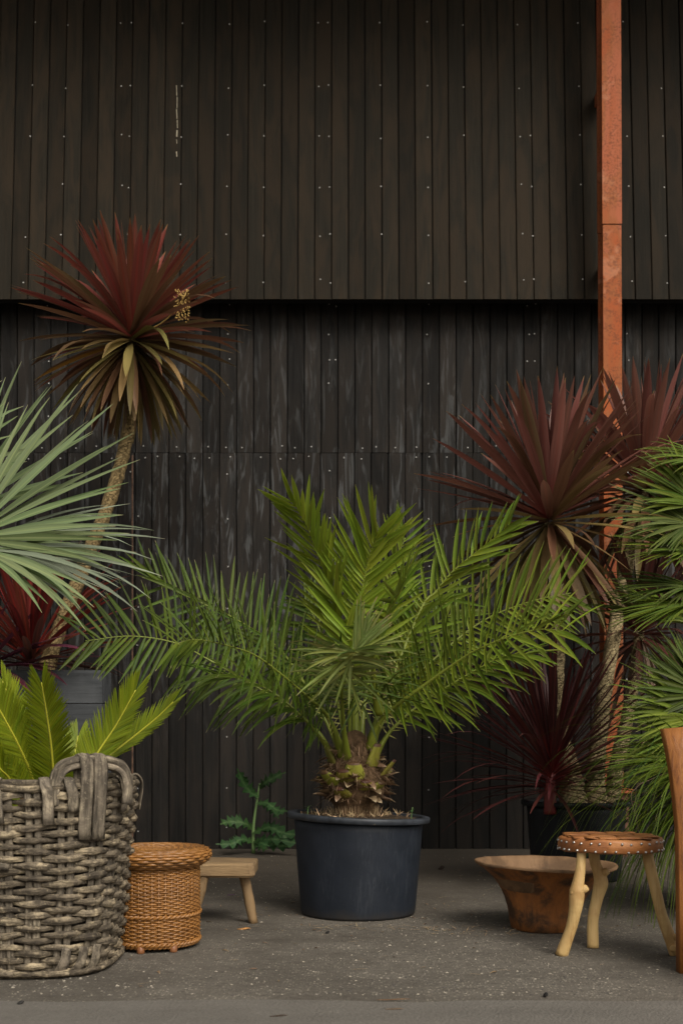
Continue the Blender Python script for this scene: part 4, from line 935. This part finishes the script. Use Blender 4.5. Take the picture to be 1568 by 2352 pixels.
m_ = MB(); lathe(m_, [(WR - .008, .022), (WR - .008, .30), (.168, .304), (.200, .325), (.202, .340), (.19, .351), (.001, .340)], WX, WY, 40); m_.build('gap_shade_sheet', plain('wicker_shadow', (.16, .06, .018), .8), wick)  # darker wicker tone stands in for shade between the strands
for an in (FR - .10, FR + .62, FR + 2.2, FR - 1.6):
    m_ = MB(); x_, y_ = WX + (WR - .004) * math.cos(an), WY + (WR - .004) * math.sin(an); tube(m_, [(x_, y_, 0), (x_, y_, .004), (x_, y_, .026)], [.013, .0145, .0145], 12); m_.build('foot', M['wicker_foot'], wick)

# ================================================================== low wooden bench
bl, br = -.80, P(588, 0, 4.64)[0]
bench = thing('wooden_footstool', ((bl + br) / 2, 4.66, 0), 'low worn pale wooden footstool behind the wicker basket', 'footstool')
def slab(name, x0, x1, y0, y1, z0, z1, mat, th, ch=.02, sag=0.0):
    m_ = MB(); v = []; pr = ((x0 + ch, y0), (x1 - ch, y0), (x1, y0 + ch), (x1, y1 - ch), (x1 - ch, y1), (x0 + ch, y1), (x0, y1 - ch), (x0, y0 + ch)); n = 8
    cx_, cy_ = (x0 + x1) / 2, (y0 + y1) / 2; rings = [(.93, z0), (1, z0 + .008), (1, z1 - .008), (.955, z1)]
    for s_, z in rings:
        for i in range(n):
            for q in range(3):
                a_, b_ = pr[i], pr[(i + 1) % n]; x_, y_ = a_[0] + (b_[0] - a_[0]) * q / 3, a_[1] + (b_[1] - a_[1]) * q / 3
                w_ = Vector((x_ * 14, y_ * 14, z * 30)); v.append((cx_ + (x_ - cx_) * (1 - (1 - s_) * .35) + .006 * noise.noise(w_), cy_ + (y_ - cy_) * s_ + .006 * noise.noise(w_ + Vector((5, 0, 0))), z + .005 * noise.noise(w_ * .6 + Vector((0, 9, 0)))))
    N = n * 3; f = [(r * N + i, r * N + (i + 1) % N, (r + 1) * N + (i + 1) % N, (r + 1) * N + i) for r in range(3) for i in range(N)] + [tuple(range(N - 1, -1, -1)), tuple(3 * N + i for i in range(N))]
    m_.add(v, f); o = m_.build(name, mat, th, False); return o
slab('seat', bl, br, 4.53, 4.79, .202, .257, M['bench'], bench)
for top, foot in (((558, 2010, 4.62), (582, 2119, 4.63)), ((470, 2010, 4.56), (440, 2119, 4.56)), ((470, 2010, 4.74), (440, 2105, 4.80))):
    a_, b_ = P(*top), P(*foot); a_[2] = .22; b_[2] = 0; m_ = MB(); tube(m_, catmull([b_, b_ * .5 + a_ * .5 + V3(.002, 0, 0), a_], 10), [.0195 + .003 * i / 10 for i in range(11)], 9, bump=.2, bs=25); m_.build('leg', M['bench_leg'], bench)

# ================================================================== carved wooden bowl
CBX, CBY = P(1248, 0, 4.49)[0], 4.49
bowl = thing('wooden_bowl', (CBX, CBY, 0), 'old carved brown wooden bowl with flared rim behind the three-legged stool', 'bowl')
def bf(r, z, an):
    x, y_ = r * math.cos(an), r * math.sin(an); t = z / .27; w_ = Vector((x * 8, y_ * 8, z * 8))
    k = 1 + .05 * noise.noise(w_) + .03 * math.sin(2 * an + .6) * t + .012 * noise.noise(w_ * 4)
    return (CBX + .010 * t + x * k * (1 + .02 * t), CBY + y_ * k, z - .035 * x * t + .006 * noise.noise(w_ * 1.3) * t)
m_ = MB(); lathe(m_, [(.001, .001), (.12, .0), (.131, .006), (.138, .04), (.146, .085), (.160, .13), (.182, .17), (.21, .205), (.243, .235), (.268, .252), (.277, .258)], CBX, CBY, 64, bf); m_.build('bowl_wall', M['bowl'], bowl)
m_ = MB(); lathe(m_, [(.277, .2575), (.279, .264), (.274, .269), (.262, .266), (.245, .25), (.21, .205), (.15, .13), (.10, .08), (.001, .06)], CBX, CBY, 64, bf); m_.build('hollow', M['bowl_in'], bowl)

# ================================================================== three-legged stool
SX, SY, ST = P(1400, 0, 4.0)[0], 4.0, .414
stool = thing('three_legged_stool', (SX, SY, 0), 'three-legged stool with studded tan hide seat and peeled branch legs', 'stool')
sr = .184
m_ = MB()
def sfn(r, z, an):
    w_ = Vector((math.cos(an) * 4, math.sin(an) * 4, z * 40)); k = 1 + .02 * noise.noise(w_)
    return (SX + r * k * math.cos(an), SY + r * k * math.sin(an) * .92, z + .004 * noise.noise(w_ * 1.5) + (.0035 * noise.noise(Vector((r * math.cos(an) * 40, r * math.sin(an) * 40, 0))) if z > ST - .004 else 0))
lathe(m_, [(.001, ST - .05), (sr - .02, ST - .05), (sr - .005, ST - .048), (sr, ST - .042), (sr + .002, ST - .025), (sr + .001, ST - .01), (sr - .003, ST - .003), (sr - .012, ST), (.14, ST + .001), (.1, ST + .001), (.06, ST + .001), (.001, ST + .001)], SX, SY, 72, sfn); seat = m_.build('seat', M['leather'], stool)
m_ = MB(); NB = 32     # studs: two staggered rows
def stud(an, z):
    p = V3(*sfn(sr + .001, z, an)); o_ = V3(math.cos(an), math.sin(an), 0); s_ = V3(-math.sin(an), math.cos(an), 0); u_ = V3(0, 0, 1); q = MB(); r = .0053; v = []
    for rr_, hh in ((1, -.001), (.75, .0028), (.3, .0045)):
        v += [p + o_ * hh + (s_ * math.cos(b) + u_ * math.sin(b)) * r * rr_ for b in np.linspace(0, 2 * math.pi, 8, endpoint=False)]
    f = [(a_ * 8 + b, a_ * 8 + (b + 1) % 8, a_ * 8 + 8 + (b + 1) % 8, a_ * 8 + 8 + b) for a_ in (0, 1) for b in range(8)] + [tuple(16 + b for b in range(8))]
    q.add(v, f); q.build('stud', M['stud'], seat)
for i in range(NB):
    stud(2 * math.pi * (i + U(-.12, .12)) / NB, ST - .014 + U(-.002, .002)); stud(2 * math.pi * (i + .5 + U(-.15, .15)) / NB, ST - .040 + U(-.002, .002))
for i in range(4):   # woven hide strips on top
    for ax_ in (0, 1):
        o_ = -.12 + .08 * i; h = math.sqrt(max(.165 ** 2 - o_ ** 2, 0)); m_ = MB(); pts = []
        for q in range(13):
            u_ = -h + 2 * h * q / 12; z = ST + .004 + .0025 * math.cos(math.pi * (u_ + .12) / .08 + math.pi * (i + ax_)); pts.append((SX + u_, SY + o_ * .92, z) if ax_ == 0 else (SX + o_, SY + u_ * .92, z))
        tube(m_, pts, .034, 8, up=V3(0, 0, 1), flat=.06); m_.build('hide_strip', M['leather'], seat)
def leg(pts, rs, knots):
    c = catmull([P(x, y, d) for x, y, d in pts], 40); rr = np.interp(np.linspace(0, 1, 41), np.linspace(0, 1, len(rs)), rs); m_ = MB(); tube(m_, c, rr, 14, bump=.13, bs=14)
    for (x, y, d), (x2, y2, d2), r in knots:
        a_, b_ = P(x, y, d), P(x2, y2, d2); tube(m_, [a_, a_ * .5 + b_ * .5, b_, b_ + (b_ - a_) * .08], [r * 1.25, r * 1.05, r, r * .55], 12, bump=.2, bs=40)
    m_.build('leg', M['stoolleg'], stool)
Z = lambda x, y: ((1600 + x / 1.742) / 1.594, (2500 + y / 1.742) / 1.594)
leg([Z(920, 1070) + (3.91,), Z(912, 1180) + (3.905,), Z(895, 1290) + (3.90,), Z(888, 1350) + (3.90,), Z(880, 1440) + (3.90,), Z(850, 1570) + (3.91,), Z(790, 1738) + (3.925,)], [.0165, .0165, .020, .0265, .025, .0215, .0205, .0225],
    [(Z(890, 1345) + (3.9,), Z(952, 1305) + (3.885,), .0125), (Z(890, 1345) + (3.9,), Z(852, 1335) + (3.89,), .010)])
leg([Z(1000, 1070) + (4.10,), Z(1005, 1140) + (4.10,), Z(1035, 1230) + (4.10,), Z(1040, 1290) + (4.10,), Z(1015, 1390) + (4.09,), Z(992, 1520) + (4.08,), Z(992, 1690) + (4.07,)], [.020, .020, .023, .026, .0215, .020, .0215], [(Z(1040, 1230) + (4.1,), Z(1080, 1200) + (4.08,), .014)])
leg([Z(1335, 1070) + (3.96,), Z(1350, 1150) + (3.95,), Z(1385, 1300) + (3.94,), Z(1430, 1480) + (3.93,), Z(1475, 1610) + (3.925,), Z(1512, 1735) + (3.92,)], [.0195, .019, .0195, .0195, .021, .018], [(Z(1492, 1660) + (3.925,), Z(1515, 1610) + (3.91,), .011), (Z(1500, 1690) + (3.92,), Z(1503, 1695) + (3.895,), .0125)])

# ================================================================== carved plank chair at the right edge
CHY = 3.62
ccx = P(1690, 0, CHY)[0]
chair = thing('carved_plank_chair', (ccx, CHY, 0), 'carved red-brown wooden plank chair with flared back beside the three-legged stool', 'chair')
ed = [(1558, 2238), (1557, 2100), (1556, 2000), (1554, 1900), (1547, 1830), (1540, 1775), (1531, 1725), (1520, 1674)]
lf = [P(x, y, CHY + .10 * ((2238 - y) / 566) ** 2) for x, y in ed]; lf[0][2] = 0
m_ = MB(); v = []; uv = []
for p in lf:
    hw = ccx - p[0]; lean_ = .10 * (p[2] / .8) ** 2
    pr = [(-1, .008), (-.985, 0), (-.5, .012), (0, .018), (.5, .012), (.985, 0), (1, .008), (1, .042), (.985, .05), (.5, .06), (0, .064), (-.5, .06), (-.985, .05), (-1, .042)]
    v += [(ccx + hw * u_, CHY - .01 + y_ + lean_, p[2] + (.012 * (1 - u_ * u_) if p is lf[-1] else 0)) for u_, y_ in pr]
N = len(pr); f = [(r * N + i, r * N + (i + 1) % N, (r + 1) * N + (i + 1) % N, (r + 1) * N + i) for r in range(len(lf) - 1) for i in range(N)] + [tuple(range(N - 1, -1, -1)), tuple((len(lf) - 1) * N + i for i in range(N))]
m_.add(v, f); m_.build('back_plank', M['chair'], chair)
slab('seat_plank', ccx - .09, ccx + .09, CHY - .36, CHY + .32, .25, .30, M['chair'], chair, .03)
m_ = MB(); tube(m_, [(ccx, CHY - .30, 0), (ccx, CHY - .25, .15), (ccx, CHY - .2, .26)], [.05, .055, .07], 12, flat=.6); m_.build('front_leg', M['chair'], chair)

# ================================================================== litter on the ground
mb = MB()
for i in range(9000):
    y = 3.3 + 4.2 * U(0, 1) ** 1.3; x = U(-.36, .36) * y * 1.15; 
    if noise.noise(Vector((x * 1.1, y * 1.1, 4))) < U(-.5, .25): continue
    r = U(.0018, .0056) * (1.5 if R.random() < .06 else 1); a_ = U(0, 6.28); z = .0005 if y > 3.3 else .0045
    v = [(x + r * math.cos(a_ + q) * U(.6, 1.4), y + r * math.sin(a_ + q) * U(.6, 1.4), z) for q in (0, 1.57, 3.14, 4.71)] + [(x + U(-.3, .3) * r, y, z + r * U(.3, .7))]
    mb.add(v, [(0, 1, 4), (1, 2, 4), (2, 3, 4), (3, 0, 4)])
gm, gnt, gb, _ = new_mat('pale_grit'); g = G(gnt); g.put(gb.inputs['Base Color'], g.ramp(g.n('NewGeometry').outputs['Random Per Island'], [(0, (.05, .045, .04)), (.4, (.09, .078, .064)), (.75, (.19, .165, .135)), (1, (.38, .335, .26))])); gb.inputs['Roughness'].default_value = .8
tag(stuff(mb.build('gravel_chips', gm, None, False)), 'pale gravel chips strewn over the dark asphalt', 'gravel')
mb = MB()
for i in range(240):
    y = U(3.4, 6.8); x = U(-.34, .34) * y
    if i > 90: x, y = (P(U(980, 1420), 0, 4.4)[0], 4.42 + U(-.12, .12)) if i % 3 else (P(U(700, 1000), 0, 4.6)[0], 4.5 + U(-.06, .06))
    ribbon(mb, (x, y, .004), (U(-1, 1), U(-.6, .6), .05), U(.015, .06), .0028, .1, (0, 0, 1), .2, 0, 3, 'grass')
tag(stuff(mb.build('straw_bits', M['straw'], None)), 'dry straw bits scattered on the asphalt', 'straw')
mb = MB()
for i in range(230):
    y = 3.35 + 4.3 * U(0, 1); x = U(-.33, .33) * y
    if i % 3 == 0: x, y = CX + U(-.55, .55), CY + U(-.5, .3)
    if (x - CX) ** 2 + (y - CY) ** 2 < .07: continue
    an = U(0, 6.28); ribbon(mb, (x, y, .003), (math.cos(an), math.sin(an), .12), U(.008, .03), U(.004, .012), .5, (0, 0, 1), U(.1, .6), U(-.3, .3), 3, 'scale')
tag(stuff(mb.build('leaf_litter', M['husk'], None)), 'small brown leaf crumbs scattered over the asphalt', 'leaf litter')
def chip(name, x, y, L, Wd, H, col, ang_, label, cat):
    d = EYE * FPX / (y - HY); p = P(x, y, d); p[2] = .004 if d < 3.3 else 0; m_ = MB(); ca, sa = math.cos(ang_), math.sin(ang_)
    pts = [p + V3(ca * L * t, sa * L * t, H * .42 + (.25 * H * math.sin(t * 5))) for t in np.linspace(-.5, .5, 9)]
    tube(m_, pts, [Wd * .5 * k for k in (.25, .6, .85, 1, .95, 1, .8, .55, .2)], 8, up=V3(0, 0, 1), flat=H / Wd, bump=.4, bs=60)
    single(m_, name, plain(name + '_colour', col, .8, .2, 0, 60, .4, .3), p, label, cat)
chip('wood_chip', 560, 2135, .055, .022, .008, (.34, .17, .06), .1, 'small orange wood chip on the asphalt below the footstool leg', 'wood chip')
chip('twig', 640, 2338, .05, .006, .005, (.05, .035, .025), .15, 'short dark twig on the smooth pavement strip, the one below the wicker basket side', 'twig')
chip('twig', 905, 2322, .055, .005, .004, (.12, .08, .05), -.05, 'thin brown twig lying on the smooth pavement strip in line with the slate pot', 'twig')
chip('stone', 1252, 2291, .016, .014, .011, (.012, .011, .01), .4, 'small black stone at the edge of the smooth pavement strip', 'stone')
chip('stone', 752, 2144, .017, .012, .010, (.013, .012, .011), .2, 'small black stone on the asphalt just in front of the slate pot', 'stone')
chip('stone', 1013, 1997, .04, .03, .022, (.03, .02, .015), .3, 'brown clod of earth on the ground between slate pot and wooden bowl', 'clod')
chip('fallen_leaf', 935, 1990, .05, .03, .006, (.09, .04, .02), .8, 'brown fallen leaf lying close behind the slate pot', 'leaf')
chip('fallen_leaf', 531, 2056, .045, .025, .005, (.09, .055, .08), .2, 'dull purple fallen leaf on the asphalt under the footstool', 'leaf')
chip('fallen_leaf', 903, 2300, .1, .008, .004, (.13, .075, .04), .03, 'long brown leaf strip on the asphalt edge in line with the slate pot', 'leaf')
chip('stone', 48, 2309, .02, .016, .009, (.03, .028, .026), .5, 'small dark stone on the pavement in front of the willow basket', 'stone')
